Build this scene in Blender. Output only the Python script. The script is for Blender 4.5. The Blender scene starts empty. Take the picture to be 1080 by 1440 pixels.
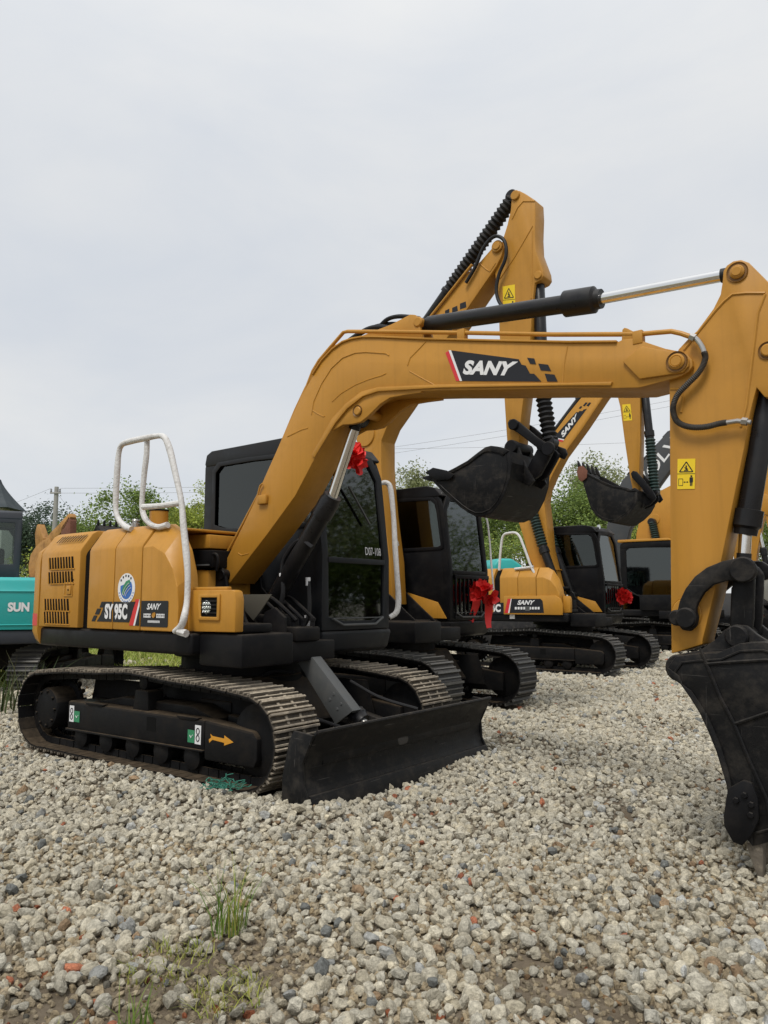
import bpy, bmesh, math, random
import numpy as np
from mathutils import Vector, Matrix, Euler

random.seed(7); rng = np.random.default_rng(7)
R = math.radians
S = bpy.context.scene
COL = S.collection

# ------------------------------------------------------------------ camera, sky, sun, exposure
CAM_H, CAM_PITCH, FPX = 1.30, R(6.5), 1085.0          # eye height, tilt upwards, focal length in pixels of the 1080x1440 photo
cam_d = bpy.data.cameras.new('camera'); cam = bpy.data.objects.new('camera', cam_d); COL.objects.link(cam)
cam.location = (0, 0, CAM_H); cam.rotation_euler = (R(90) + CAM_PITCH, 0, 0)
cam_d.sensor_fit = 'VERTICAL'; cam_d.sensor_height = 36.0; cam_d.lens = FPX / 1440 * 36.0
cam_d.clip_start = 0.05; cam_d.clip_end = 3000
S.camera = cam

SUN_EL, SUN_AZ = R(58), R(205)                          # high, behind the camera and a little to its left
w = bpy.data.worlds.new('World'); S.world = w; w.use_nodes = True
nt = w.node_tree; nt.nodes.clear()
def wn(t, **k):
    n = nt.nodes.new(t)
    for a, b in k.items(): setattr(n, a, b)
    return n
wo = wn('ShaderNodeOutputWorld'); bg = wn('ShaderNodeBackground'); bg.inputs['Strength'].default_value = 0.1
sky = wn('ShaderNodeTexSky', sky_type='NISHITA'); sky.sun_disc = False; sky.sun_elevation = SUN_EL; sky.sun_rotation = SUN_AZ
tc = wn('ShaderNodeTexCoord'); sep = wn('ShaderNodeSeparateXYZ'); nt.links.new(tc.outputs['Generated'], sep.inputs[0])
mp = wn('ShaderNodeMapping'); mp.inputs['Scale'].default_value = (1.0, 1.0, 2.6); mp.inputs['Rotation'].default_value = (0, 0, 0.6)
nt.links.new(tc.outputs['Generated'], mp.inputs[0])
no = wn('ShaderNodeTexNoise'); no.inputs['Scale'].default_value = 2.1; no.inputs['Detail'].default_value = 7; no.inputs['Roughness'].default_value = 0.52; no.inputs['Distortion'].default_value = 0.3
nt.links.new(mp.outputs[0], no.inputs['Vector'])
cr = wn('ShaderNodeValToRGB'); cr.color_ramp.elements[0].position = 0.32; cr.color_ramp.elements[0].color = (0.80, 0.845, 0.91, 1)
cr.color_ramp.elements[1].position = 0.68; cr.color_ramp.elements[1].color = (0.98, 0.985, 0.98, 1)
nt.links.new(no.outputs['Fac'], cr.inputs[0])
cz_ = wn('ShaderNodeMath', operation='MAXIMUM'); cz_.inputs[1].default_value = 0.0; nt.links.new(sep.outputs['Z'], cz_.inputs[0])
pw = wn('ShaderNodeMath', operation='POWER'); pw.inputs[1].default_value = 4.0; nt.links.new(cz_.outputs[0], pw.inputs[0])   # an overcast sky is brightest overhead
mr = wn('ShaderNodeMapRange'); mr.clamp = False
for i, v in zip((1, 2, 3, 4), (0.0, 1.0, 8.5, 14.5)): mr.inputs[i].default_value = v
nt.links.new(pw.outputs[0], mr.inputs[0])
sc_ = wn('ShaderNodeVectorMath', operation='SCALE'); nt.links.new(cr.outputs['Color'], sc_.inputs[0]); nt.links.new(mr.outputs[0], sc_.inputs['Scale'])
mx = wn('ShaderNodeMix', data_type='RGBA'); mx.inputs['Factor'].default_value = 0.9
nt.links.new(sky.outputs[0], mx.inputs[6]); nt.links.new(sc_.outputs[0], mx.inputs[7])
nt.links.new(mx.outputs[2], bg.inputs['Color']); nt.links.new(bg.outputs[0], wo.inputs['Surface'])

sl = bpy.data.lights.new('sun', 'SUN'); sl.energy = 2.3; sl.angle = R(18); sl.color = (1.0, 0.96, 0.9)
so = bpy.data.objects.new('sun', sl); COL.objects.link(so)
sd = Vector((math.sin(SUN_AZ) * math.cos(SUN_EL), math.cos(SUN_AZ) * math.cos(SUN_EL), math.sin(SUN_EL)))
so.rotation_euler = sd.to_track_quat('Z', 'Y').to_euler(); so.location = sd * 60
S.view_settings.view_transform = 'Standard'; S.view_settings.look = 'None'; S.view_settings.gamma = 1.0
S.view_settings.exposure = 0.0
try: S.view_settings.use_curve_mapping = False
except Exception: pass
S.cycles.max_bounces = 6; S.cycles.transparent_max_bounces = 12
S.cycles.use_denoising = True

# ------------------------------------------------------------------ materials
def mat(name, col, rough=0.5, metal=0.0, spec=0.5, dirt=None, dirt_amt=0.0, dscale=3.0, bump=0.0, bscale=40.0, coat=0.0, up_dust=0.0, var=0.0, scratch=None, streak=0.0):
    """Principled paint/metal/cloth with object-space noise for colour variation, dirt, dust that settled on upward faces, and bump."""
    m = bpy.data.materials.new(name); m.use_nodes = True; t = m.node_tree; b = t.nodes['Principled BSDF']
    b.inputs['Roughness'].default_value = rough; b.inputs['Metallic'].default_value = metal
    b.inputs['Specular IOR Level'].default_value = spec; b.inputs['Coat Weight'].default_value = coat; b.inputs['Coat Roughness'].default_value = 0.15
    b.inputs['Base Color'].default_value = (*col, 1)
    N = t.nodes.new; L = t.links.new
    co = N('ShaderNodeTexCoord').outputs['Object']
    cur = None
    def mixc(fac_socket, a, bcol):
        x = N('ShaderNodeMix'); x.data_type = 'RGBA'
        L(fac_socket, x.inputs[0])
        if a is None: x.inputs[6].default_value = (*col, 1)
        else: L(a, x.inputs[6])
        x.inputs[7].default_value = (*bcol, 1)
        return x.outputs[2]
    if var:
        n = N('ShaderNodeTexNoise'); n.inputs['Scale'].default_value = dscale * 0.6; n.inputs['Detail'].default_value = 3; L(co, n.inputs['Vector'])
        r = N('ShaderNodeMapRange'); L(n.outputs['Fac'], r.inputs[0])
        for i, v in zip((1, 2, 3, 4), (0.35, 0.65, 0.0, var)): r.inputs[i].default_value = v
        cur = mixc(r.outputs[0], cur, tuple(c * 0.55 for c in col))
    if dirt is not None and dirt_amt:
        n = N('ShaderNodeTexNoise'); n.inputs['Scale'].default_value = dscale; n.inputs['Detail'].default_value = 9; n.inputs['Roughness'].default_value = 0.7; L(co, n.inputs['Vector'])
        r = N('ShaderNodeMapRange'); L(n.outputs['Fac'], r.inputs[0])
        for i, v in zip((1, 2, 3, 4), (0.48, 0.75, 0.0, dirt_amt)): r.inputs[i].default_value = v
        cur = mixc(r.outputs[0], cur, dirt)
        rr = N('ShaderNodeMapRange'); L(n.outputs['Fac'], rr.inputs[0])
        for i, v in zip((1, 2, 3, 4), (0.4, 0.75, rough, min(1, rough + 0.35))): rr.inputs[i].default_value = v
        L(rr.outputs[0], b.inputs['Roughness'])
    if streak:                                            # faint rain streaks running down
        mpn = N('ShaderNodeMapping'); mpn.inputs['Scale'].default_value = (26, 26, 0.9); L(co, mpn.inputs[0])
        n = N('ShaderNodeTexNoise'); n.inputs['Scale'].default_value = 1.0; n.inputs['Detail'].default_value = 4; L(mpn.outputs[0], n.inputs['Vector'])
        r = N('ShaderNodeMapRange'); L(n.outputs['Fac'], r.inputs[0])
        for i, v in zip((1, 2, 3, 4), (0.5, 0.8, 0.0, streak)): r.inputs[i].default_value = v
        cur = mixc(r.outputs[0], cur, tuple(c * 0.5 for c in col))
    if scratch:                                           # scuffs worn through the paint
        for rot_, sc_v in (((0.3, 0.9, 0.2), (3, 3, 160)), ((1.1, 0.2, 0.7), (140, 4, 4))):
            mpn = N('ShaderNodeMapping'); mpn.inputs['Scale'].default_value = sc_v; mpn.inputs['Rotation'].default_value = rot_; L(co, mpn.inputs[0])
            n = N('ShaderNodeTexNoise'); n.inputs['Scale'].default_value = 1.0; n.inputs['Detail'].default_value = 2; L(mpn.outputs[0], n.inputs['Vector'])
            r = N('ShaderNodeMapRange'); L(n.outputs['Fac'], r.inputs[0])
            for i, v in zip((1, 2, 3, 4), (0.715, 0.76, 0.0, 0.4)): r.inputs[i].default_value = v
            cur = mixc(r.outputs[0], cur, scratch)
    if up_dust and dirt is not None:
        g = N('ShaderNodeNewGeometry'); s = N('ShaderNodeSeparateXYZ'); L(g.outputs['True Normal'], s.inputs[0])
        n = N('ShaderNodeTexNoise'); n.inputs['Scale'].default_value = dscale * 4; n.inputs['Detail'].default_value = 6; L(co, n.inputs['Vector'])
        r = N('ShaderNodeMapRange'); L(s.outputs['Z'], r.inputs[0])
        for i, v in zip((1, 2, 3, 4), (0.25, 0.95, 0.0, up_dust * 1.6)): r.inputs[i].default_value = v
        mu = N('ShaderNodeMath'); mu.operation = 'MULTIPLY'; mu.use_clamp = True; L(r.outputs[0], mu.inputs[0]); L(n.outputs['Fac'], mu.inputs[1])
        cur = mixc(mu.outputs[0], cur, dirt)
    if cur is not None: L(cur, b.inputs['Base Color'])
    if bump:
        n = N('ShaderNodeTexNoise'); n.inputs['Scale'].default_value = bscale; n.inputs['Detail'].default_value = 5; L(co, n.inputs['Vector'])
        bp = N('ShaderNodeBump'); bp.inputs['Strength'].default_value = bump; bp.inputs['Distance'].default_value = 0.01
        L(n.outputs['Fac'], bp.inputs['Height']); L(bp.outputs[0], b.inputs['Normal'])
    return m

DUST = (0.23, 0.19, 0.14)
YEL = (0.472, 0.224, 0.028)
M = {}
M['yellow'] = mat('yellow_paint', YEL, 0.38, spec=0.35, dirt=(0.27, 0.135, 0.025), dirt_amt=0.35, dscale=2.6, bump=0.03, bscale=180, coat=0.05, up_dust=0.10, var=0.14, streak=0.22)
M['yellow_old'] = mat('weathered_yellow_paint', (0.42, 0.21, 0.055), 0.6, dirt=(0.12, 0.055, 0.02), dirt_amt=0.9, dscale=3.0, bump=0.2, up_dust=0.3, var=0.3)
M['black_gloss'] = mat('glossy_black_cylinder', (0.010, 0.010, 0.011), 0.27, spec=0.32, dirt=DUST, dirt_amt=0.05, dscale=4, up_dust=0.05)
M['track_edge'] = mat('worn_grouser_edge', (0.10, 0.098, 0.092), 0.45, metal=0.5, dirt=(0.22, 0.20, 0.17), dirt_amt=0.5, dscale=12, up_dust=0.3)
M['grease'] = mat('greasy_paint', (0.20, 0.095, 0.02), 0.45, dirt=(0.05, 0.03, 0.015), dirt_amt=0.7, dscale=12)
M['black'] = mat('black_paint', (0.0065, 0.0065, 0.0075), 0.38, spec=0.15, dirt=DUST, dirt_amt=0.05, dscale=3.5, bump=0.04, bscale=120, up_dust=0.12)
M['black_worn'] = mat('worn_black_steel', (0.0085, 0.0085, 0.009), 0.44, spec=0.16, dirt=(0.17, 0.145, 0.115), dirt_amt=0.2, dscale=7.0, bump=0.12, bscale=60, up_dust=0.18, scratch=(0.15, 0.14, 0.13))
M['cab'] = mat('cab_dark_paint', (0.012, 0.0135, 0.016), 0.45, spec=0.25, dirt=DUST, dirt_amt=0.05, dscale=4, bump=0.05, bscale=200, up_dust=0.1)
M['dark_fill'] = mat('opening_shade_black', (0.004, 0.004, 0.004), 0.7, spec=0.12)  # near-black that stands in for shade inside slots, gaps and openings
M['rubber'] = mat('hose_rubber', (0.010, 0.010, 0.011), 0.55, spec=0.3, bump=0.1, bscale=150)
M['hose_guard'] = mat('spiral_hose_guard', (0.045, 0.04, 0.034), 0.5, spec=0.4, dirt=DUST, dirt_amt=0.2)
M['bellows'] = mat('bellows_rubber', (0.008, 0.008, 0.009), 0.5, spec=0.3, dirt=DUST, dirt_amt=0.1)
M['bellows_green'] = mat('green_black_bellows', (0.012, 0.032, 0.028), 0.45, dirt=DUST, dirt_amt=0.08)
M['chrome'] = mat('chrome_rod', (0.78, 0.77, 0.75), 0.12, metal=1.0, bump=0.01)
M['steel'] = mat('bare_steel', (0.42, 0.41, 0.39), 0.35, metal=0.9, bump=0.05)
M['track_dusty'] = mat('dusty_track_steel', (0.13, 0.11, 0.085), 0.7, metal=0.1, dirt=(0.46, 0.39, 0.29), dirt_amt=0.8, dscale=9, bump=0.35, bscale=70, up_dust=0.85)
M['track_plate'] = mat('earthy_track_plate', (0.030, 0.025, 0.019), 0.8, dirt=(0.24, 0.19, 0.13), dirt_amt=0.55, dscale=14, bump=0.3, bscale=60, up_dust=0.35)
M['track_black'] = mat('black_track_steel', (0.022, 0.022, 0.023), 0.5, metal=0.2, spec=0.3, dirt=(0.20, 0.18, 0.15), dirt_amt=0.25, dscale=7, bump=0.2, bscale=70, up_dust=0.35)
M['frame'] = mat('undercarriage_black', (0.008, 0.008, 0.0085), 0.5, spec=0.12, dirt=(0.13, 0.095, 0.06), dirt_amt=0.10, dscale=4, bump=0.1, bscale=50, up_dust=0.55)
M['guard'] = mat('grey_guard_plate', (0.075, 0.078, 0.077), 0.5, dirt=DUST, dirt_amt=0.15, dscale=6, bump=0.05)
M['white_wrap'] = mat('white_plastic_wrap', (0.62, 0.61, 0.59), 0.5, dirt=(0.30, 0.275, 0.25), dirt_amt=0.65, dscale=14, bump=0.6, bscale=55)
M['white'] = mat('white_decal', (0.72, 0.72, 0.72), 0.5)
M['ink'] = mat('black_decal', (0.014, 0.015, 0.019), 0.45, spec=0.3)
M['red'] = mat('red_decal', (0.58, 0.022, 0.028), 0.4)
M['redcloth'] = mat('red_ribbon_cloth', (0.78, 0.022, 0.018), 0.6, bump=0.1, bscale=90, var=0.25)
M['signal'] = mat('warning_yellow', (0.78, 0.55, 0.01), 0.5)
M['arrow'] = mat('orange_arrow_decal', (0.60, 0.27, 0.02), 0.5)
M['green'] = mat('green_sticker', (0.03, 0.22, 0.10), 0.5)
M['blue'] = mat('blue_sticker', (0.03, 0.13, 0.42), 0.5)
M['tan'] = mat('olive_cloth', (0.07, 0.064, 0.048), 0.9)
M['teal'] = mat('teal_paint', (0.02, 0.36, 0.34), 0.35, dirt=(0.06, 0.2, 0.18), dirt_amt=0.25, dscale=3, coat=0.2)
M['teal_dark'] = mat('dark_navy_paint', (0.02, 0.024, 0.032), 0.45, dirt=DUST, dirt_amt=0.06)
M['grey_boom'] = mat('charcoal_paint', (0.045, 0.048, 0.052), 0.45, dirt=DUST, dirt_amt=0.1)
M['seat'] = mat('seat_fabric', (0.03, 0.03, 0.032), 0.9)
M['lever'] = mat('pale_lever', (0.75, 0.78, 0.75), 0.4)
M['lamp'] = mat('lamp_lens', (0.72, 0.74, 0.74), 0.12, metal=0.6)
M['concrete'] = mat('concrete', (0.32, 0.31, 0.29), 0.9, dirt=(0.2, 0.19, 0.17), dirt_amt=0.5, dscale=2, bump=0.2)
M['slate'] = mat('slate_roof', (0.03, 0.042, 0.048), 0.7, dirt=(0.03, 0.04, 0.045), dirt_amt=0.5, dscale=2)
M['plaster'] = mat('plaster_wall', (0.45, 0.44, 0.42), 0.9, dirt=(0.3, 0.29, 0.26), dirt_amt=0.4, dscale=1)
M['wire'] = mat('wire', (0.22, 0.22, 0.23), 0.6)
M['bark'] = mat('bark', (0.10, 0.075, 0.05), 0.95, dirt=(0.05, 0.035, 0.025), dirt_amt=0.6, dscale=8, bump=0.6, bscale=14)
M['skin'] = mat('skin', (0.45, 0.26, 0.18), 0.6)
M['shirt'] = mat('pale_shirt', (0.60, 0.60, 0.60), 0.9)
M['hair'] = mat('black_hair', (0.012, 0.011, 0.01), 0.6)
M['trouser'] = mat('dark_trousers', (0.03, 0.035, 0.05), 0.9)
M['truck_white'] = mat('truck_cream_paint', (0.45, 0.44, 0.38), 0.45, dirt=DUST, dirt_amt=0.4, dscale=2)
M['truck_green'] = mat('truck_green_paint', (0.05, 0.16, 0.13), 0.5, dirt=DUST, dirt_amt=0.4, dscale=2)
M['tyre'] = mat('tyre_rubber', (0.02, 0.02, 0.02), 0.85, dirt=DUST, dirt_amt=0.4, dscale=6)
M['net'] = mat('green_netting', (0.03, 0.17, 0.12), 0.7)
M['tyre_red'] = mat('red_lamp_lens', (0.55, 0.02, 0.03), 0.2)

def glass_mat(name, tint, ior=1.5, clear=0.5):
    m = bpy.data.materials.new(name); m.use_nodes = True; t = m.node_tree; t.nodes.clear(); N = t.nodes.new; L = t.links.new
    o = N('ShaderNodeOutputMaterial'); tr = N('ShaderNodeBsdfTransparent'); tr.inputs[0].default_value = (*tint, 1)
    gl = N('ShaderNodeBsdfGlossy'); gl.inputs['Roughness'].default_value = 0.03; gl.inputs['Color'].default_value = (0.85, 0.9, 0.88, 1)
    fr = N('ShaderNodeFresnel'); fr.inputs['IOR'].default_value = ior
    x = N('ShaderNodeMixShader'); L(fr.outputs[0], x.inputs[0]); L(tr.outputs[0], x.inputs[1]); L(gl.outputs[0], x.inputs[2]); L(x.outputs[0], o.inputs[0])
    return m
M['glass'] = glass_mat('tinted_glass', (0.26, 0.30, 0.285), 1.7)
M['glass_dark'] = glass_mat('dark_glass', (0.25, 0.28, 0.265), 1.9)
M['glass_clear'] = glass_mat('clear_glass', (0.78, 0.83, 0.81), 1.5)
M['glass_grey'] = glass_mat('hazy_windscreen', (0.45, 0.48, 0.48), 2.0)

def attr_mat(name, rough, bump, bscale, speck=0.0, transl=0.0):
    """colour from the mesh's own 'tint' attribute (one colour per stone, leaf or blade) with noise"""
    m = bpy.data.materials.new(name); m.use_nodes = True; t = m.node_tree; b = t.nodes['Principled BSDF']; N = t.nodes.new; L = t.links.new
    a = N('ShaderNodeAttribute'); a.attribute_name = 'tint'
    b.inputs['Roughness'].default_value = rough; b.inputs['Specular IOR Level'].default_value = 0.25
    co = N('ShaderNodeTexCoord').outputs['Object']; out = a.outputs['Color']
    if speck:
        n = N('ShaderNodeTexNoise'); n.inputs['Scale'].default_value = 55; n.inputs['Detail'].default_value = 7; n.inputs['Roughness'].default_value = 0.75; L(co, n.inputs['Vector'])
        r = N('ShaderNodeMapRange'); L(n.outputs['Fac'], r.inputs[0])
        for i, v in zip((1, 2, 3, 4), (0.33, 0.66, 1 - speck, 1 + speck * 0.55)): r.inputs[i].default_value = v
        mu = N('ShaderNodeVectorMath'); mu.operation = 'SCALE'; L(out, mu.inputs[0]); L(r.outputs[0], mu.inputs['Scale']); out = mu.outputs[0]
    L(out, b.inputs['Base Color'])
    if bump:
        n2 = N('ShaderNodeTexNoise'); n2.inputs['Scale'].default_value = bscale; n2.inputs['Detail'].default_value = 6; n2.inputs['Roughness'].default_value = 0.65; L(co, n2.inputs['Vector'])
        bp = N('ShaderNodeBump'); bp.inputs['Strength'].default_value = bump; bp.inputs['Distance'].default_value = 0.012; L(n2.outputs['Fac'], bp.inputs['Height']); L(bp.outputs[0], b.inputs['Normal'])
    if transl:
        tl = N('ShaderNodeBsdfTranslucent'); L(out, tl.inputs[0]); x = N('ShaderNodeMixShader'); x.inputs[0].default_value = transl
        o = t.nodes['Material Output']; L(b.outputs[0], x.inputs[1]); L(tl.outputs[0], x.inputs[2]); L(x.outputs[0], o.inputs[0])
    return m
M['stone'] = attr_mat('gravel_stone', 0.92, 1.0, 85, speck=0.5)
M['leaf'] = attr_mat('leaf', 0.6, 0, 0, transl=0.3)
M['blade'] = attr_mat('grass_blade', 0.6, 0, 0, transl=0.25)

def ground_mat():
    m = bpy.data.materials.new('soil_and_grit'); m.use_nodes = True; t = m.node_tree; b = t.nodes['Principled BSDF']; N = t.nodes.new; L = t.links.new
    b.inputs['Roughness'].default_value = 0.95; b.inputs['Specular IOR Level'].default_value = 0.15
    co = N('ShaderNodeTexCoord').outputs['Object']
    a = N('ShaderNodeAttribute'); a.attribute_name = 'cover'
    s = N('ShaderNodeSeparateColor'); L(a.outputs['Color'], s.inputs[0])
    def noise(sc, d=6, r=0.6):
        n = N('ShaderNodeTexNoise'); n.inputs['Scale'].default_value = sc; n.inputs['Detail'].default_value = d; n.inputs['Roughness'].default_value = r; L(co, n.inputs['Vector']); return n.outputs['Fac']
    def ramp(f, p0, c0, p1, c1):
        r = N('ShaderNodeValToRGB'); r.color_ramp.elements[0].position = p0; r.color_ramp.elements[0].color = (*c0, 1); r.color_ramp.elements[1].position = p1; r.color_ramp.elements[1].color = (*c1, 1); L(f, r.inputs[0]); return r.outputs[0]
    def mix(f, x, y):
        q = N('ShaderNodeMix'); q.data_type = 'RGBA'; L(f, q.inputs[0]); L(x, q.inputs[6]); L(y, q.inputs[7]); return q.outputs[2]
    soil = ramp(noise(6, 9, 0.7), 0.3, (0.10, 0.075, 0.048), 0.7, (0.23, 0.185, 0.13))
    v = N('ShaderNodeTexVoronoi'); v.inputs['Scale'].default_value = 14; L(co, v.inputs['Vector'])
    vs = N('ShaderNodeSeparateColor'); L(v.outputs['Color'], vs.inputs[0])
    grit = ramp(vs.outputs[0], 0.0, (0.24, 0.22, 0.18), 1.0, (0.46, 0.43, 0.37))
    grass = ramp(noise(3, 8, 0.7), 0.35, (0.12, 0.15, 0.04), 0.65, (0.26, 0.27, 0.09))
    c = mix(s.outputs[0], soil, grit); c = mix(s.outputs[1], c, grass); L(c, b.inputs['Base Color'])
    bp = N('ShaderNodeBump'); bp.inputs['Strength'].default_value = 0.8; bp.inputs['Distance'].default_value = 0.03; L(noise(40, 8, 0.7), bp.inputs['Height']); L(bp.outputs[0], b.inputs['Normal'])
    return m
M['ground'] = ground_mat()

# ------------------------------------------------------------------ mesh helpers
class MB:
    """collects shapes into ONE mesh"""
    def __init__(s): s.v = []; s.f = []; s.mi = []; s.m = 0; s.mats = []
    def use(s, key):
        if key not in s.mats: s.mats.append(key)
        s.m = s.mats.index(key); return s
    def add(s, vs, fs):
        o = len(s.v); s.v.extend([tuple(p) for p in vs]); s.f.extend([tuple(i + o for i in f) for f in fs]); s.mi.extend([s.m] * len(fs)); return s
    def bm(s, b, M4=None):
        b.verts.index_update()
        vs = [(M4 @ v.co) if M4 else v.co.copy() for v in b.verts]
        s.add(vs, [[v.index for v in f.verts] for f in b.faces]); b.free(); return s
    def _bev(s, b, bev, seg=2):
        if bev > 0:
            es = [e for e in b.edges if len(e.link_faces) == 2 and e.calc_face_angle(0) > 0.45]
            bmesh.ops.bevel(b, geom=es, offset=bev, segments=seg, affect='EDGES', profile=0.5, clamp_overlap=True)
    def box(s, lo, hi, bev=0.0, M4=None):
        b = bmesh.new(); bmesh.ops.create_cube(b, size=1)
        for v in b.verts: v.co = Vector([lo[i] + (v.co[i] + 0.5) * (hi[i] - lo[i]) for i in range(3)])
        s._bev(b, bev); return s.bm(b, M4)
    def bar(s, p, q, wd, ht, bev=0.0, up=(0, 0, 1)):
        p = Vector(p); q = Vector(q); x = (q - p); L = x.length; x.normalize(); u = Vector(up)
        if abs(x.dot(u)) > 0.98: u = Vector((1, 0, 0))
        y = u.cross(x).normalized(); z = x.cross(y)
        M4 = Matrix(((x.x, y.x, z.x, p.x), (x.y, y.y, z.y, p.y), (x.z, y.z, z.z, p.z), (0, 0, 0, 1)))
        return s.box((0, -wd / 2, -ht / 2), (L, wd / 2, ht / 2), bev, M4)
    def prism(s, pts, a0, a1, axis='y', bev=0.0, seg=2):
        """2-D outline extruded: axis 'y': points are (x,z); 'x': (y,z); 'z': (x,y)"""
        f3 = {'y': lambda p, a: (p[0], a, p[1]), 'x': lambda p, a: (a, p[0], p[1]), 'z': lambda p, a: (p[0], p[1], a)}[axis]
        b = bmesh.new(); n = len(pts)
        A = [b.verts.new(f3(p, a0)) for p in pts]; B = [b.verts.new(f3(p, a1)) for p in pts]
        b.faces.new(A); b.faces.new(B[::-1])
        for i in range(n): b.faces.new((A[i], B[i], B[(i + 1) % n], A[(i + 1) % n]))
        bmesh.ops.recalc_face_normals(b, faces=b.faces); s._bev(b, bev, seg); return s.bm(b)
    def ring(s, outer, inner, a0, a1, axis='y', shear=None, bev=0.0):
        """plate with a hole; outer and inner have the same number of points"""
        f3 = {'y': lambda p, a: (p[0], a, p[1]), 'x': lambda p, a: (a, p[0], p[1])}[axis]
        b = bmesh.new(); n = len(outer)
        def row(P, a):
            o = []
            for p in P:
                q = Vector(f3(p, a))
                if shear: q = shear(q)
                o.append(b.verts.new(q))
            return o
        A, B, C, D = row(outer, a0), row(outer, a1), row(inner, a0), row(inner, a1)
        for i in range(n):
            j = (i + 1) % n
            b.faces.new((A[i], A[j], C[j], C[i])); b.faces.new((B[j], B[i], D[i], D[j])); b.faces.new((A[j], A[i], B[i], B[j])); b.faces.new((C[i], C[j], D[j], D[i]))
        bmesh.ops.recalc_face_normals(b, faces=b.faces); s._bev(b, bev); return s.bm(b)
    def loft(s, secs, caps=True, bev=0.0):
        b = bmesh.new(); n = len(secs[0]); rows = [[b.verts.new(p) for p in sec] for sec in secs]
        for r0, r1 in zip(rows, rows[1:]):
            for i in range(n): b.faces.new((r0[i], r1[i], r1[(i + 1) % n], r0[(i + 1) % n]))
        if caps: b.faces.new(rows[0]); b.faces.new(rows[-1][::-1])
        bmesh.ops.recalc_face_normals(b, faces=b.faces); s._bev(b, bev); return s.bm(b)
    def tube(s, pts, r, n=10, smooth=0, caps=True):
        P = [Vector(p) for p in pts]
        if smooth: P = catmull(P, smooth)
        rr = r if isinstance(r, (list, tuple)) else [r] * len(P)
        if len(rr) != len(P): rr = list(np.interp(np.linspace(0, 1, len(P)), np.linspace(0, 1, len(rr)), rr))
        t0 = (P[1] - P[0]).normalized(); u = t0.orthogonal().normalized(); vs = []; fs = []
        for i, p in enumerate(P):
            t = ((P[min(i + 1, len(P) - 1)] - P[max(i - 1, 0)])).normalized()
            u = (u - t * u.dot(t)).normalized(); w_ = t.cross(u)
            for k in range(n):
                a = 2 * math.pi * k / n; vs.append(p + (u * math.cos(a) + w_ * math.sin(a)) * rr[i])
        for i in range(len(P) - 1):
            for k in range(n): fs.append((i * n + k, i * n + (k + 1) % n, (i + 1) * n + (k + 1) % n, (i + 1) * n + k))
        if caps: fs.append(tuple(range(n))[::-1]); fs.append(tuple((len(P) - 1) * n + k for k in range(n)))
        return s.add(vs, fs)
    def lathe(s, p, q, prof, n=24):
        """prof: list of (t along p->q in metres, radius)"""
        p = Vector(p); d = (Vector(q) - p).normalized(); u = d.orthogonal().normalized(); w_ = d.cross(u); vs = []; fs = []
        for t, r in prof:
            for k in range(n):
                a = 2 * math.pi * k / n; vs.append(p + d * t + (u * math.cos(a) + w_ * math.sin(a)) * max(r, 1e-4))
        for i in range(len(prof) - 1):
            for k in range(n): fs.append((i * n + k, i * n + (k + 1) % n, (i + 1) * n + (k + 1) % n, (i + 1) * n + k))
        fs.append(tuple(range(n))[::-1]); fs.append(tuple((len(prof) - 1) * n + k for k in range(n)))
        return s.add(vs, fs)
    def disc(s, c, r, v0, v1, n=24, bev=0.0):
        """short round boss along the y axis"""
        b = bev or min(0.008, r * 0.2); L = v1 - v0
        return s.lathe((c[0], v0, c[1]), (c[0], v1, c[1]), [(0, r - b), (b, r), (L - b, r), (L, r - b)] if L > 0 else [(0, r - b), (b, r), (-L - b, r), (-L, r - b)], n)
    def build(s, name, parent=None, mats=None, sharp=35, rot=0.0):
        me = bpy.data.meshes.new(name); me.from_pydata(s.v, [], s.f); me.update()
        b = bmesh.new(); b.from_mesh(me); bmesh.ops.recalc_face_normals(b, faces=b.faces); b.to_mesh(me); b.free()
        for k in (mats or s.mats): me.materials.append(M[k])
        if not mats: me.polygons.foreach_set('material_index', s.mi)
        me.polygons.foreach_set('use_smooth', [True] * len(me.polygons)); me.set_sharp_from_angle(angle=R(sharp))
        o = bpy.data.objects.new(name, me); COL.objects.link(o)
        if parent is not None: o.parent = parent
        if rot: o.rotation_euler.z = rot
        return o

def catmull(P, k):
    out = []; Q = [P[0] * 2 - P[1]] + P + [P[-1] * 2 - P[-2]]
    for i in range(1, len(Q) - 2):
        a, b, c, d = Q[i - 1], Q[i], Q[i + 1], Q[i + 2]
        for j in range(k):
            t = j / k; out.append(0.5 * ((2 * b) + (c - a) * t + (2 * a - 5 * b + 4 * c - d) * t * t + (-a + 3 * b - 3 * c + d) * t ** 3))
    out.append(P[-1]); return out

def tag(o, label, cat, group=None, kind=None):
    if label: o['label'] = label
    if cat: o['category'] = cat
    if group: o['group'] = group
    if kind: o['kind'] = kind
    return o
def empty(name, loc, rz=0):
    o = bpy.data.objects.new(name, None); COL.objects.link(o); o.location = loc; o.rotation_euler.z = rz; o.empty_display_size = 0.2; return o

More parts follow.
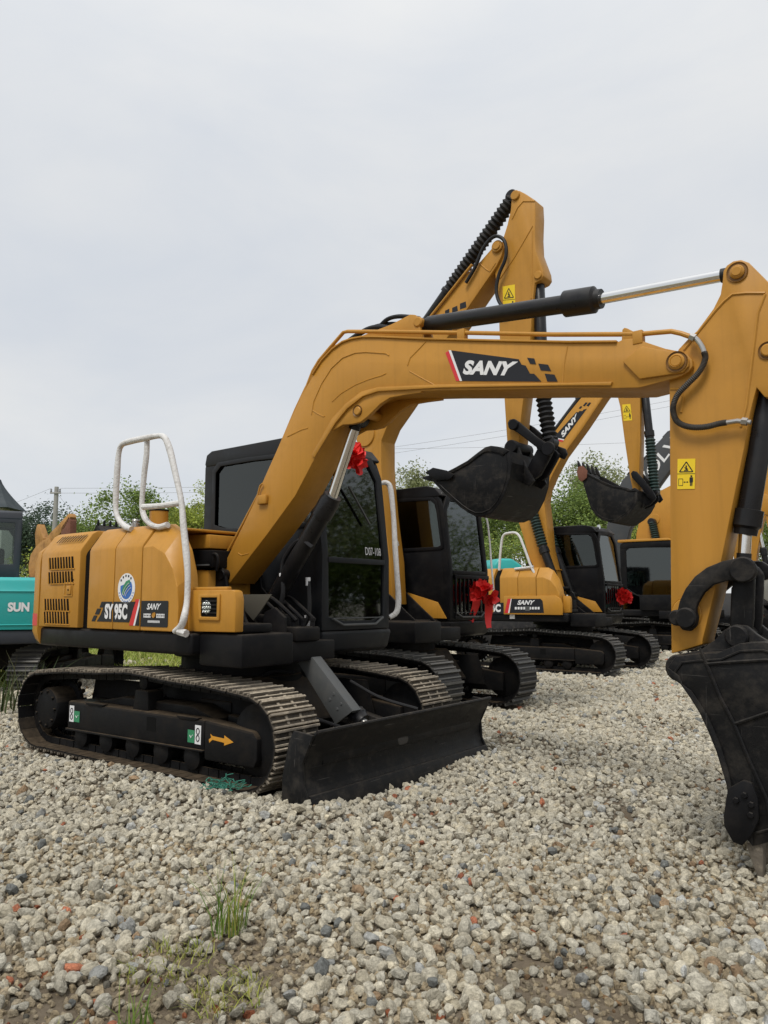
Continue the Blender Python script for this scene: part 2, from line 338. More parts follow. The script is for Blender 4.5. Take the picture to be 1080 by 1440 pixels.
def np_mesh(name, V, F, mats, tint=None, smooth=True):
    """fast mesh from numpy arrays of vertices and equal-sided faces"""
    me = bpy.data.meshes.new(name); k = F.shape[1]
    me.vertices.add(len(V)); me.vertices.foreach_set('co', V.astype(np.float32).ravel())
    me.loops.add(F.size); me.loops.foreach_set('vertex_index', F.astype(np.int32).ravel())
    me.polygons.add(len(F)); me.polygons.foreach_set('loop_start', np.arange(0, F.size, k, dtype=np.int32))
    if tint is not None:
        a = me.attributes.new('tint', 'FLOAT_COLOR', 'POINT'); a.data.foreach_set('color', np.c_[tint, np.ones(len(tint))].astype(np.float32).ravel())
    me.polygons.foreach_set('use_smooth', np.full(len(F), smooth)); me.update(calc_edges=True)
    for m_ in mats: me.materials.append(M[m_])
    o = bpy.data.objects.new(name, me); COL.objects.link(o); return o

_txt = {}
def text_polys(s, bold=0.0, shear=0.0):
    """the glyph outlines of a string as a flat mesh, unit letter size"""
    k = (s, bold, shear)
    if k not in _txt:
        c = bpy.data.curves.new('lettering', 'FONT'); c.body = s; c.offset = bold; c.shear = shear; c.resolution_u = 4; c.align_x = 'LEFT'
        o = bpy.data.objects.new('lettering', c); COL.objects.link(o); bpy.context.view_layer.update()
        me = o.evaluated_get(bpy.context.evaluated_depsgraph_get()).to_mesh()
        V = np.array([v.co[:2] for v in me.vertices]); F = [tuple(p.vertices) for p in me.polygons]
        bpy.data.objects.remove(o); bpy.data.curves.remove(c)
        lo = V.min(0); V = (V - lo) / (V.max(0) - lo)
        _txt[k] = (V, F)
    return _txt[k]
def letter(mb, s, quad, bold=0.0, shear=0.0):
    """letters stretched over a quadrilateral (bottom-left, bottom-right, top-right, top-left, 3-D points)"""
    V, F = text_polys(s, bold, shear); a, b, c, d = [Vector(q) for q in quad]
    mb.add([a * (1 - x) * (1 - y) + b * x * (1 - y) + c * x * y + d * (1 - x) * y for x, y in V], F); return mb

# ------------------------------------------------------------------ where a machine stands, and its own (forward, left, up) axes
class Frame:
    """a machine's position and heading; at() takes a sight line of the surveyed photo and returns the point where it meets the
    machine's own vertical plane at sideways offset v, in the machine's metres (forward, up)"""
    def __init__(s, cx, cy, yaw):
        s.c = (cx, cy); s.yaw = R(yaw); s.u = (math.cos(s.yaw), -math.sin(s.yaw)); s.n = (math.sin(s.yaw), math.cos(s.yaw))
    def at(s, px, py, v):
        a = (px - 540) / FPX; b = (720 - py) / FPX; c_, s_ = math.cos(CAM_PITCH), math.sin(CAM_PITCH)
        d = (a, c_ - b * s_, s_ + b * c_)
        t = (v + s.c[0] * s.n[0] + s.c[1] * s.n[1]) / (d[0] * s.n[0] + d[1] * s.n[1])
        x, y, z = d[0] * t, d[1] * t, d[2] * t + CAM_H
        return ((x - s.c[0]) * s.u[0] + (y - s.c[1]) * s.u[1], z)
    def poly(s, pts, v): return [s.at(x, y, v) for x, y in pts]
    def p3(s, px, py, v): q = s.at(px, py, v); return (q[0], v, q[1])
def p3s(fr, pts, v): return [fr.p3(x, y, v) for x, y in pts]

# ------------------------------------------------------------------ ground, gravel, grass
def hgt(x, y):
    """height of the soil under the stones"""
    h = -0.075 + 0.022 * np.sin(x * 1.1 + 0.4) * np.cos(y * 0.9) + 0.014 * np.sin(x * 2.7 + y * 1.9) + 0.012 * np.sin(3.9 * y - 1.3 * x)
    c, s_ = math.cos(R(37.4)), math.sin(R(37.4)); dx, dy = x + 1.28, y - 7.18
    u = dx * c - dy * s_; v = dx * s_ + dy * c
    h = h + 0.085 * np.exp(-((v + 1.42) / .26) ** 2) * np.exp(-((u - 0.25) / 1.3) ** 4)          # ridge pushed up beside the near track
    h = h + 0.03 * np.exp(-((u - 2.12) / .22) ** 2) * np.exp(-((v - .9) / .45) ** 2) + 0.04 * np.exp(-((u - 1.95) / .15) ** 2) * np.exp(-((v + 1.3) / .25) ** 2)
    h = h + 0.10 * np.exp(-((u - 1.9) / .45) ** 2) * np.exp(-((v - 1.75) / .3) ** 2)
    h = h - 0.06 * np.exp(-((x - 1.95) / .25) ** 2) * np.exp(-((y - 3.65) / .3) ** 2) * 0
    return h
def smooth_noise(x, y, sc, seed):
    r_ = np.random.default_rng(seed); G = r_.random((64, 64)); X = (x / sc) % 63; Y = (y / sc) % 63
    i = np.floor(X).astype(int); j = np.floor(Y).astype(int); fx = X - i; fy = Y - j; fx = fx * fx * (3 - 2 * fx); fy = fy * fy * (3 - 2 * fy)
    return (G[i, j] * (1 - fx) + G[i + 1, j] * fx) * (1 - fy) + (G[i, j + 1] * (1 - fx) + G[i + 1, j + 1] * fx) * fy
def grass_mask(x, y):
    """1 where the yard turns to grass: behind on the left"""
    n = smooth_noise(x + 40, y + 40, .9, 5) - .5; n2 = smooth_noise(x + 40, y + 40, .3, 6) - .5
    edge = 12.2 + (x + 3.2) * 1.15 + n * 1.6 + n2 * .6
    m = np.clip((y - edge) * 1.2, 0, 1) * np.clip((1.5 - x + (y - 24) * 0.6 + n * 4) * .7, 0, 1)
    dirt = np.exp(-((x + 6.1) / 1.3) ** 2 - ((y - 16.2) / 1.6) ** 2)                       # bare brown earth beside the teal machine
    return np.clip(m - 1.2 * dirt * (n2 + .9), 0, 1)
def bare_mask(x, y):
    n = smooth_noise(x + 30, y + 30, .42, 9); n2 = smooth_noise(x + 30, y + 30, .13, 10); b = np.clip((n * .75 + n2 * .25 - .76) * 7, 0, 1)
    for (cx, cy, r_) in ((.62, 3.02, .22), (.80, 2.72, .13), (-1.1, 2.7, .16), (-.55, 3.05, .22), (-.75, 2.75, .2), (.05, 2.6, .08)): b = np.maximum(b, np.clip(1.5 - np.hypot((x - cx), (y - cy) * .8) / r_, 0, 1) * (.45 + .5 * n2))
    return b

gx = np.unique(np.r_[-500, -200, -90, -50, -30, -20, np.arange(-14, 16.01, .16), 20, 30, 50, 90, 200, 500]); gy = np.unique(np.r_[-60, -20, -6, np.arange(-1, 26.01, .16), 30, 36, 44, 60, 90, 150, 300, 900])
GX, GY = np.meshgrid(gx, gy); GZ = hgt(GX, GY); far = np.clip((np.hypot(GX, GY - 8) - 22) / 20, 0, 1); GZ = GZ * (1 - far) - .05 * far
nxg, nyg = len(gx), len(gy); idx = np.arange(nxg * nyg).reshape(nyg, nxg)
F = np.stack([idx[:-1, :-1], idx[:-1, 1:], idx[1:, 1:], idx[1:, :-1]], -1).reshape(-1, 4)
ground = np_mesh('ground', np.c_[GX.ravel(), GY.ravel(), GZ.ravel()], F, ['ground']); tag(ground, 'gravel yard with bare soil between the stones', 'ground', kind='structure')
gm = grass_mask(GX.ravel(), GY.ravel()); fa = np.clip((GY.ravel() - 22) / 14, 0, 1) * np.clip((6 - GX.ravel()) / 8 + .5, 0, 1); gm = np.maximum(gm, fa)
grit = np.clip((GY.ravel() - 10) / 6, .12, 1) * (1 - .8 * bare_mask(GX.ravel(), GY.ravel()))
cov = ground.data.attributes.new('cover', 'FLOAT_COLOR', 'POINT'); cov.data.foreach_set('color', np.c_[grit, gm, gm * 0, gm * 0 + 1].astype(np.float32).ravel())

def ico(sub):
    b = bmesh.new(); bmesh.ops.create_icosphere(b, subdivisions=sub, radius=1.0); b.verts.ensure_lookup_table(); b.verts.index_update()
    V = np.array([v.co[:] for v in b.verts]); F_ = np.array([[v.index for v in f.verts] for f in b.faces]); b.free(); return V, F_
def stone_shapes(sub, n, seed):
    V, F_ = ico(sub); r_ = np.random.default_rng(seed); out = []
    for _ in range(n):
        P = V.copy(); P *= 1 + .10 * np.sin(P @ r_.normal(0, 2.2, 3) + r_.random() * 6)[:, None] + .08 * np.sin(P @ r_.normal(0, 3.6, 3) + r_.random() * 6)[:, None]
        for _k in range(9):                                # chip flat faces
            d = r_.normal(0, 1, 3); d /= np.linalg.norm(d); o = r_.uniform(.55, .9); P = P - np.maximum(0, P @ d - o)[:, None] * d * .93
        P += r_.normal(0, .022, P.shape); P *= np.array([r_.uniform(.85, 1.25), r_.uniform(.75, 1.05), r_.uniform(.58, .85)]); out.append(P)
    return np.array(out), F_

def keep_out(x, y):
    """where stones cannot lie: inside the crawlers"""
    k = np.zeros_like(x, bool)
    for (cx, cy, a) in ((-1.28, 7.18, 37.4), (.12, 10.4, 39), (3.67, 15.87, 39)):
        c, s_ = math.cos(R(a)), math.sin(R(a)); u = (x - cx) * c - (y - cy) * s_; v = (x - cx) * s_ + (y - cy) * c
        k |= (np.abs(np.abs(v) - .885) < .26) & (u > -1.75) & (u < 1.42)
    return k
def scatter(y0, y1, cell, seed, jitter=1.0, wide=.62):
    r_ = np.random.default_rng(seed); ys = np.arange(y0, y1, cell * .9); P = []
    for y in ys:
        half = wide * y + .7; xs = np.arange(-half, half, cell); P.append(np.c_[xs, np.full(len(xs), y)])
    P = np.concatenate(P); P += r_.uniform(-.55, .55, P.shape) * cell * jitter; return P, r_
def stones(P, r_, sub, size, nshape, seed, lift=.30, thin=0.0, big=0.0):
    x, y = P[:, 0], P[:, 1]; bm_ = bare_mask(x, y); gmk = grass_mask(x, y)
    keep = ~keep_out(x, y) & (r_.random(len(x)) > bm_ * (.45 if sub == 1 and size < .025 else .85) + thin) & (r_.random(len(x)) > gmk * 1.1)
    x, y, bm_ = x[keep], y[keep], bm_[keep]; n = len(x); rad = size * np.exp(r_.normal(0, .32, n)); 
    if big: rad *= np.where(r_.random(n) < big, r_.uniform(1.3, 1.8, n), 1)
    rad = np.minimum(rad, size * 1.75); rad *= (1 - .55 * bm_ * r_.random(n)); sh, F_ = stone_shapes(sub, nshape, seed); pick = r_.integers(0, nshape, n)
    q = r_.normal(0, 1, (n, 4)); q[:, 1:3] *= .45; q /= np.linalg.norm(q, axis=1)[:, None]; a, b, c, d = q.T
    Rm = np.stack([1 - 2 * (c * c + d * d), 2 * (b * c - a * d), 2 * (b * d + a * c), 2 * (b * c + a * d), 1 - 2 * (b * b + d * d), 2 * (c * d - a * b), 2 * (b * d - a * c), 2 * (c * d + a * b), 1 - 2 * (b * b + c * c)], 1).reshape(-1, 3, 3)
    V = np.einsum('nij,nkj->nki', Rm, sh[pick]) * rad[:, None, None]
    z = hgt(x, y) + rad * lift + r_.uniform(-.4, .7, n) * rad * .45
    V += np.stack([x, y, z], 1)[:, None, :]
    t = r_.random(n); base = np.array([.485, .444, .347]) * (1 + r_.normal(0, .12, n))[:, None]; warm = r_.normal(0, 1, n)[:, None]
    base = base * (1 + warm * np.array([.015, .0, -.03])); 
    cool = (t < .03)[:, None]; base = np.where(cool, np.array([.39, .39, .365]) * (1 + r_.normal(0, .2, n))[:, None], base)
    brown = ((t > .10) & (t < .12))[:, None]; base = np.where(brown, np.array([.29, .20, .12]) * (1 + r_.normal(0, .2, n))[:, None], base)
    left = 0.0045 + .05 * np.clip((-x - .2) / 1.2, 0, 1) * np.clip((3.6 - y) / 1.0, 0, 1)
    brick = (r_.random(n) < left)[:, None]; base = np.where(brick, np.array([.36, .135, .075]) * (1 + r_.normal(0, .22, n))[:, None], base)
    dark = ((t > .985))[:, None]; base = np.where(dark, np.array([.17, .175, .165]), base)
    if size < .018: base = base * np.array([.74, .66, .56])                              # the fines between the stones are earthier
    base = np.clip(base * (1 - .35 * bm_)[:, None], .03, .75)
    k = sh.shape[1]; Fall = (F_[None] + (np.arange(n) * k)[:, None, None]).reshape(-1, 3)
    return V.reshape(-1, 3), Fall, np.repeat(base, k, 0)
def gravel():
    sets = []
    P, r_ = scatter(1.7, 4.6, .027, 21); sets.append(stones(P, r_, 1, .0165, 16, 31, lift=.1))
    P, r_ = scatter(1.7, 3.5, .043, 22, 1.2); sets.append(stones(P, r_, 2, .0226, 24, 32, lift=.66, thin=.12, big=.05))
    P, r_ = scatter(3.5, 4.6, .042, 27, 1.2); sets.append(stones(P, r_, 1, .0225, 24, 37, lift=.62, thin=.12, big=.05))
    P, r_ = scatter(4.6, 9.0, .042, 23, 1.2); sets.append(stones(P, r_, 1, .0248, 20, 33, lift=.4, big=.04))
    P, r_ = scatter(9.0, 17.0, .062, 24, 1.2, .58); sets.append(stones(P, r_, 0, .037, 12, 34, lift=.2))
    P, r_ = scatter(17.0, 30.0, .14, 25, 1.2, .58); sets.append(stones(P, r_, 0, .075, 12, 35, lift=.1))
    off = 0; VV, FF, TT = [], [], []
    for V, F_, T in sets: VV.append(V); FF.append(F_ + off); TT.append(T); off += len(V)
    o = np_mesh('gravel', np.concatenate(VV), np.concatenate(FF), ['stone'], np.concatenate(TT), smooth=False); tag(o, 'pale grey crushed stone with scattered brick-red pieces covering the yard', 'gravel', kind='stuff')
gravel()

def blades(n_pts, xy, height, spread, seed, tints, w0=.006, lean=.5, seg=3):
    """tapered curved grass blades rooted at xy"""
    r_ = np.random.default_rng(seed); V = []; F_ = []; T = []; o = 0
    for (x, y) in xy:
        h = height * r_.uniform(.45, 1.15); a = r_.uniform(0, 6.283); l = lean * r_.uniform(.1, 1.0) * h; z0 = float(hgt(np.array([x]), np.array([y]))[0]) + .01
        dx, dy = math.cos(a), math.sin(a); b = a + r_.uniform(-.6, .6) + 1.57; wx, wy = math.cos(b) * w0, math.sin(b) * w0; c = np.array(tints[r_.integers(len(tints))]) * r_.uniform(.7, 1.25)
        for i in range(seg + 1):
            t = i / seg; k = 1 - t * .92; px, py, pz = x + dx * l * t * t, y + dy * l * t * t, z0 + h * (t - .18 * t * t * lean)
            V += [(px - wx * k, py - wy * k, pz), (px + wx * k, py + wy * k, pz)]; T += [c, c]
        for i in range(seg): q = o + i * 2; F_.append((q, q + 1, q + 3, q + 2))
        o += (seg + 1) * 2
    return np.array(V), np.array(F_), np.array(T)
def grass_area():
    r_ = np.random.default_rng(77); n = 190000; y = r_.uniform(9.5, 28, n); x = -y * .60 + r_.uniform(0, 1, n) * (y * .60 + 2.5); m = grass_mask(x, y)
    k = (r_.random(n) < m * np.clip(1.4 - (y - 10) / 30, .2, 1)) ; x, y = x[k], y[k]; cl = smooth_noise(x + 60, y + 60, .5, 14)
    k = r_.random(len(x)) < cl * 1.4; x, y = x[k], y[k]
    V, F_, T = blades(0, list(zip(x, y)), .16, 0, 78, [(.26, .33, .05), (.35, .38, .08), (.40, .38, .14), (.22, .30, .05)], w0=.016, lean=.9, seg=2)
    o = np_mesh('grass', V, F_, ['blade'], T); tag(o, 'patchy bright grass growing behind the nearest excavator', 'grass', kind='stuff')
grass_area()
def tuft(x, y, n, h, r0, seed, label, tints, lean=.6, w0=.004, name='grass_tuft'):
    r_ = np.random.default_rng(seed); a = r_.uniform(0, 6.283, n); d = r0 * np.sqrt(r_.random(n)); xy = list(zip(d * np.cos(a), d * np.sin(a)))
    z = float(hgt(np.array([x]), np.array([y]))[0]); V, F_, T = blades(0, xy, h, 0, seed + 1, tints, w0=w0, lean=lean)
    V[:, 2] -= float(hgt(np.array([0.]), np.array([0.]))[0]); o = np_mesh(name, V, F_, ['blade'], T); o.location = (x, y, z + .02); return tag(o, label, 'plant')
GR = [(.10, .18, .03), (.14, .22, .035), (.20, .26, .06)]; YG = [(.30, .31, .06), (.24, .28, .05), (.34, .32, .10)]
tuft(-.63, 3.32, 60, .30, .075, 101, 'tall green grass tuft standing in the gravel in the foreground', GR + YG[:1], .85, .0035)
tuft(-.80, 3.02, 200, .05, .17, 102, 'low yellow-green weed patch left of the tall grass tuft', YG, 1.6, .0028, 'weed')
tuft(-.54, 2.84, 150, .06, .14, 103, 'low yellow-green weed patch in front of the tall grass tuft', YG, 1.6, .0028, 'weed')
tuft(-.76, 2.55, 34, .15, .06, 104, 'small green grass sprout near the bottom left of the gravel', GR, .8)
tuft(-.02, 2.38, 120, .06, .10, 105, 'sparse weed sprout at the bottom edge of the gravel', YG, 1.0, .0035, 'weed')
tuft(-.96, 2.45, 70, .07, .08, 106, 'thin yellowish weed in the bottom left corner of the gravel', YG, 1.0, .0035, 'weed')
tuft(-4.55, 9.7, 60, .75, .38, 107, 'tall dark weeds in the grass beside the teal excavator', [(.03, .05, .012), (.05, .07, .02), (.09, .09, .04)], .9, .012, 'weed')
tuft(-5.3, 10.3, 60, .55, .45, 108, 'tall dark weeds at the left edge below the teal excavator', [(.03, .05, .012), (.06, .08, .02), (.10, .10, .04)], .9, .012, 'weed')

# scrap of green netting on the stones by the near track
nb = MB().use('net'); r_ = random.Random(3)
for i in range(46):
    a = r_.uniform(0, 6.28); d = r_.uniform(0, .09); x, y = d * 1.7 * math.cos(a), d * math.sin(a); pts = [(x, y, r_.uniform(0, .03))]
    for k in range(4): pts.append((pts[-1][0] + r_.uniform(-.04, .04), pts[-1][1] + r_.uniform(-.03, .03), max(0, pts[-1][2] + r_.uniform(-.025, .025))))
    nb.tube(pts, .0028, 4, smooth=2)
no_ = nb.build('net_scrap'); no_.location = (-1.08, 5.36, .05); tag(no_, 'scrap of green netting on the stones beside the near dusty track', 'netting')

# ------------------------------------------------------------------ red ribbon flowers on the cabs
def rosette(loc, r, seed, label, tails=True):
    r_ = random.Random(seed); mb = MB().use('redcloth')
    for k in range(26):
        th = r_.uniform(0, 6.28); ph = r_.uniform(-.5, 1.3); c = Vector((math.cos(th) * math.cos(ph), math.sin(th) * math.cos(ph), math.sin(ph) - .15)) * r * r_.uniform(.35, .75)
        n = Vector((c.x, c.y, c.z + .02)).normalized(); u = n.orthogonal().normalized(); u.rotate(Matrix.Rotation(r_.uniform(0, 6.28), 3, n)); w_ = n.cross(u); R0 = r * r_.uniform(.28, .5); vs = []; fs = []; f0 = r_.uniform(0, 6)
        for i in range(7):
            for j in range(20):
                a = j / 20 * 6.283; q = i / 6; rad = R0 * q * (1 + .12 * math.sin(3 * a + f0)); dz = R0 * (.75 * q * q + .22 * q * math.sin(5 * a + f0) + .10 * q * math.sin(11 * a))
                vs.append(c + u * math.cos(a) * rad + w_ * math.sin(a) * rad + n * dz)
        for i in range(6):
            for j in range(20): fs.append((i * 20 + j, i * 20 + (j + 1) % 20, (i + 1) * 20 + (j + 1) % 20, (i + 1) * 20 + j))
        mb.add(vs, fs)
    if tails:
        for s_ in (-1, 1):
            vs = []; fs = []; L = r * r_.uniform(1.5, 2.2)
            for i in range(9):
                t = i / 8; x = s_ * r * (.35 + .25 * t) + .02 * math.sin(5 * t); z = -t * L; wd = r * .22 * (1 + .3 * math.sin(4 * t))
                vs += [(x - wd, -.02 - .03 * math.sin(6 * t + s_), z), (x + wd, -.05 * math.cos(5 * t), z + .01)]
            for i in range(8): fs.append((i * 2, i * 2 + 1, i * 2 + 3, i * 2 + 2))
            mb.add(vs, fs)
    o = mb.build('ribbon_rosette', None, sharp=60); o.location = loc; return tag(o, label, 'ribbon', 'red ribbon flowers tied to the cabs')

# ------------------------------------------------------------------ trees, pole, wires, building, truck, people
def tree(x, y, h, r, seed, label, tints, leaf=.16, n_cl=72, per=120, trunk_h=.35, thin=1.0, flat=.8, name='tree'):
    r_ = np.random.default_rng(seed); root = empty(name, (x, y, -.05)); tag(root, label, 'tree', 'trees behind the yard')
    mb = MB().use('bark'); th = h * trunk_h; top = Vector((r_.normal(0, .1), r_.normal(0, .1), h * .72)); R0 = h * .022 + .04
    mb.tube([(0, 0, 0), (r_.normal(0, .05), r_.normal(0, .05), th * .6), (r_.normal(0, .1), 0, th), top], [R0 * 1.3, R0, R0 * .8, R0 * .25], 8, smooth=4)
    cz = h - r * flat; C = []
    while len(C) < n_cl:
        d = r_.normal(0, 1, 3); d /= np.linalg.norm(d); k = r_.random() ** .45; p = d * k * np.array([r, r, r * flat]) * (1 + .22 * math.sin(3 * d[0] + seed) + .15 * math.sin(5 * d[2] + 2 * seed)); p[2] += cz
        if p[2] > th * .75: C.append(p)
    C = np.array(C)
    for i in range(10):
        c = C[r_.integers(len(C))] * .9; z = th * r_.uniform(.7, 1.1); mb.tube([(0, 0, z), (c[0] * .45, c[1] * .45, z + (c[2] - z) * .6), tuple(c)], [R0 * .5, R0 * .3, R0 * .08], 6, smooth=3)
    mb.build('trunk', root)
    cr_ = (r * .26) * r_.uniform(.6, 1.25, len(C)); tone = r_.uniform(.72, 1.25, len(C)); n = int(per * thin)
    ctr = np.repeat(C, n, 0); P = ctr + r_.normal(0, 1, (len(ctr), 3)) * np.repeat(cr_, n)[:, None] * np.array([.62, .62, .5]); m = len(P)
    d1 = r_.normal(0, 1, (m, 3)); d1[:, 2] *= .6; d1 /= np.linalg.norm(d1, axis=1)[:, None]; d2 = np.cross(d1, r_.normal(0, 1, (m, 3))); d2 /= np.linalg.norm(d2, axis=1)[:, None]
    L = leaf * .78 * r_.uniform(.6, 1.3, m)[:, None]; w_ = L * .5
    V = np.stack([P - d1 * L * .5, P + d2 * w_ * .5, P + d1 * L * .5, P - d2 * w_ * .5], 1).reshape(-1, 3); F_ = np.arange(m * 4).reshape(-1, 4)
    t = np.array(tints)[r_.integers(len(tints), size=m)] * (np.repeat(tone, n) * r_.uniform(.8, 1.2, m))[:, None]
    o = np_mesh('crown', V, F_, ['leaf'], np.repeat(t, 4, 0), smooth=False); o.parent = root; return root
DK = [(.065, .10, .065), (.08, .12, .075), (.095, .135, .09)]; MG = [(.17, .24, .06), (.21, .28, .065), (.135, .195, .055)]; LG = [(.28, .33, .06), (.34, .38, .07), (.23, .28, .06)]; GY = [(.27, .30, .14), (.24, .27, .12), (.32, .34, .17)]
def T(px, d, top_y, r, seed, label, tints, **k):
    """a tree that stands d metres away on the sight line of photo column px, as tall as the photo shows it"""
    x = (px - 540) / FPX * d; h = CAM_H + (842 - top_y) / FPX * d; return tree(x, d, h, r, seed, label, tints, **k)
T(48, 46, 722, 1.9, 1, 'dark bluish tree just right of the teal cab', DK, leaf=.22)
T(72, 50, 718, 2.2, 2, 'dark bluish tree behind the utility pole', DK, leaf=.22)
T(110, 44, 727, 1.7, 3, 'round bushy mid-green tree behind the raised rusty boom', MG, leaf=.2, flat=.7)
T(192, 38, 683, 2.0, 4, 'big leafy green tree behind the white hand rail', MG, leaf=.2, n_cl=80, thin=.8)
T(232, 40, 706, 1.5, 5, 'lower green tree between the hand rail loops', MG, leaf=.2)
T(268, 36, 703, 1.5, 6, 'light green tree touching the rear of the front cab', LG, leaf=.18, thin=.8)
T(155, 46, 735, 1.4, 7, 'low green tree left of the white hand rail', MG, leaf=.2)
T(300, 48, 700, 2.5, 8, 'light green tree hidden mostly by the front cab', LG, leaf=.2)
T(576, 36, 652, 1.6, 9, 'airy pale green tree right of the front cab roof', GY, leaf=.18, thin=.55)
T(560, 40, 690, 2.0, 10, 'leafy green tree low behind the front cab', LG, leaf=.18)
T(612, 38, 676, 1.7, 11, 'pale green tree behind the raised bucket', GY, leaf=.18, thin=.6)
T(700, 40, 700, 2.2, 12, 'green tree low behind the second cab', MG, leaf=.2)
T(745, 42, 690, 2.0, 13, 'mid-green tree behind the third boom foot', MG, leaf=.2)
T(795, 38, 668, 2.4, 14, 'large leafy green tree right of the third boom', MG, leaf=.2, n_cl=90, thin=.8)
T(845, 44, 645, 1.7, 15, 'tall airy tree behind the third bucket', GY, leaf=.2, thin=.6)
T(832, 40, 690, 2.0, 16, 'bushy green tree below the third bucket', MG, leaf=.2)
T(885, 48, 705, 2.2, 17, 'dark green tree behind the orange cab roof', MG, leaf=.2)
T(932, 46, 690, 1.6, 18, 'small green tree below the dark lettered boom', LG, leaf=.2, thin=.7)
T(1050, 60, 690, 3.0, 19, 'green tree seen right of the front stick', LG, leaf=.26)
T(1100, 58, 700, 3.0, 20, 'green tree at the right edge of the picture', MG, leaf=.26)
T(660, 46, 705, 2.4, 21, 'dark green tree between second and third cabs', DK, leaf=.2)
T(-15, 48, 735, 2.4, 22, 'dark tree behind the teal cab', DK, leaf=.22)
T(20, 60, 742, 3.0, 23, 'distant dark tree behind the slate-roofed house', DK, leaf=.24)
T(130, 62, 745, 3.2, 24, 'distant tree low on the skyline behind the nearest hood', DK, leaf=.24)
T(350, 52, 705, 3.0, 25, 'green tree wholly behind the front boom foot', MG, leaf=.22)
T(450, 50, 705, 3.0, 26, 'green tree seen through the front cab glass', MG, leaf=.22)
T(500, 48, 700, 2.6, 27, 'green tree behind the front cab door', LG, leaf=.22)

for i, (px, d, ty, r) in enumerate(((-120, 44, 700, 2.4), (-230, 46, 690, 2.6), (-340, 42, 705, 2.4), (1180, 56, 700, 2.8), (1270, 52, 690, 2.8), (1370, 50, 700, 2.6))): T(px, d, ty, r, 80 + i, ['tree just left of the picture', 'second tree left of the picture', 'third tree left of the picture', 'tree just right of the picture', 'second tree right of the picture', 'third tree right of the picture'][i], MG if i % 2 else DK, leaf=.24)
for i, (x, y, h, r) in enumerate(((20, 9.0, 9.5, 3.2), (21, 11.5, 8.5, 3.0), (24, 14, 10.5, 3.4), (27, 18, 9.0, 3.2), (19, 6.5, 8.0, 2.8), (29, 9, 12.0, 3.8))): tree(x, y, h, r, 40 + i, 'leafy tree along the right side of the yard, outside the picture', MG if i % 2 else GY, leaf=.2)

for i, (x, y) in enumerate(((18, 7), (19.5, 9.5), (20.5, 12), (22, 14.5), (24, 17), (26, 20))): t = tree(x, y, 4.2, 2.2, 50 + i, 'added shrub out of view on the right, darkens the reflection in the cab glass', MG, leaf=.2, trunk_h=.08, n_cl=70, per=110, name='shrub'); t['category'] = 'shrub'  # added out-of-view shrubs that keep the bright horizon out of the cab glass

# scrub in front of the trees
def shrub(px, d, top_y, r, seed, label, tints):
    x = (px - 540) / FPX * d; h = CAM_H + (842 - top_y) / FPX * d; t = tree(x, d, h, r, seed, label, tints, leaf=.16, n_cl=45, per=80, trunk_h=.12, flat=.62, name='shrub'); t['category'] = 'shrub'; t['group'] = 'shrubs at the edge of the yard'
for i, (px, d, ty, r) in enumerate(((70, 34, 775, 1.6), (150, 36, 770, 1.8), (215, 36, 765, 1.7), (275, 34, 768, 1.6), (340, 36, 770, 1.8), (590, 34, 745, 1.7), (640, 34, 752, 1.8), (700, 33, 745, 1.6), (750, 34, 742, 1.7), (810, 35, 735, 1.8), (870, 36, 738, 1.8), (930, 40, 745, 1.9))):
    shrub(px, d, ty, r, 60 + i, ['low shrub behind the teal cab', 'low shrub behind the rusty bucket', 'low shrub behind the hand rail foot', 'low shrub behind the tank cover', 'low shrub behind the front boom foot', 'low shrub right of the front cab', 'low shrub behind the second cab', 'low shrub between the second and third machines', 'low shrub behind the third hood', 'low shrub behind the third cab', 'low shrub behind the fourth cab', 'low shrub beside the dark lettered boom'][i], MG if i % 2 else LG)

# utility pole and lines
def pole(px, d, top_y, label):
    x = (px - 540) / FPX * d; h = CAM_H + (842 - top_y) / FPX * d; root = empty('utility_pole', (x, d, -.05)); tag(root, label, 'pole', 'utility poles')
    k = MB().use('concrete'); k.lathe((0, 0, 0), (0, 0, h), [(0, .19), (h - .01, .11), (h, .10)], 14); k.build('shaft', root)
    k = MB().use('concrete'); k.box((-.30, -.16, h - .40), (.30, -.08, h - .32), .01); k.build('cross_arm', root)
    for q in (-.24, .24): k = MB().use('wire'); k.lathe((q, -.12, h - .32), (q, -.12, h - .12), [(0, .03), (.05, .06), (.10, .04), (.15, .055), (.19, .03)], 10); k.build('insulator', root)
    k = MB().use('wire'); k.tube([(-.1, 0, h - 3.4), (-.55, 0, h - 3.3), (-.62, 0, h - 3.1)], .03, 6); k.build('bracket', root)
    return Vector((x, d, h - .3))
pA = pole(75, 42, 681, 'grey concrete utility pole above the raised rusty boom'); pB = pole(-260, 34, 560, 'grey concrete utility pole left of the picture')
pC = pole(1500, 46, 470, 'grey concrete utility pole right of the picture')
wires = []
def line(name, a, b, sag, label, rad=.008):
    a, b = Vector(a), Vector(b); pts = [a.lerp(b, i / 24) - Vector((0, 0, sag * 4 * (i / 24) * (1 - i / 24))) for i in range(25)]
    k = MB().use('wire'); k.tube(pts, rad, 5); o = k.build(name); tag(o, label, 'cable', 'overhead lines')
q = lambda px, py, d: Vector(((px - 540) / FPX * d, d, CAM_H + (842 - py) / FPX * d))
line('power_line', pA + Vector((.24, -.12, .15)), q(1500, 600, 46) , .9, 'upper overhead line running right from the grey pole')
line('power_line', pA + Vector((0, 0, -.1)), q(1500, 612, 46.4), .9, 'lower overhead line running right from the grey pole')
line('power_line', q(400, 646, 45), q(1500, 430, 45), .8, 'overhead line crossing the sky under the front boom')
line('power_line', q(400, 655, 45.3), q(1500, 438, 45), .8, 'overhead line just below another under the front boom')
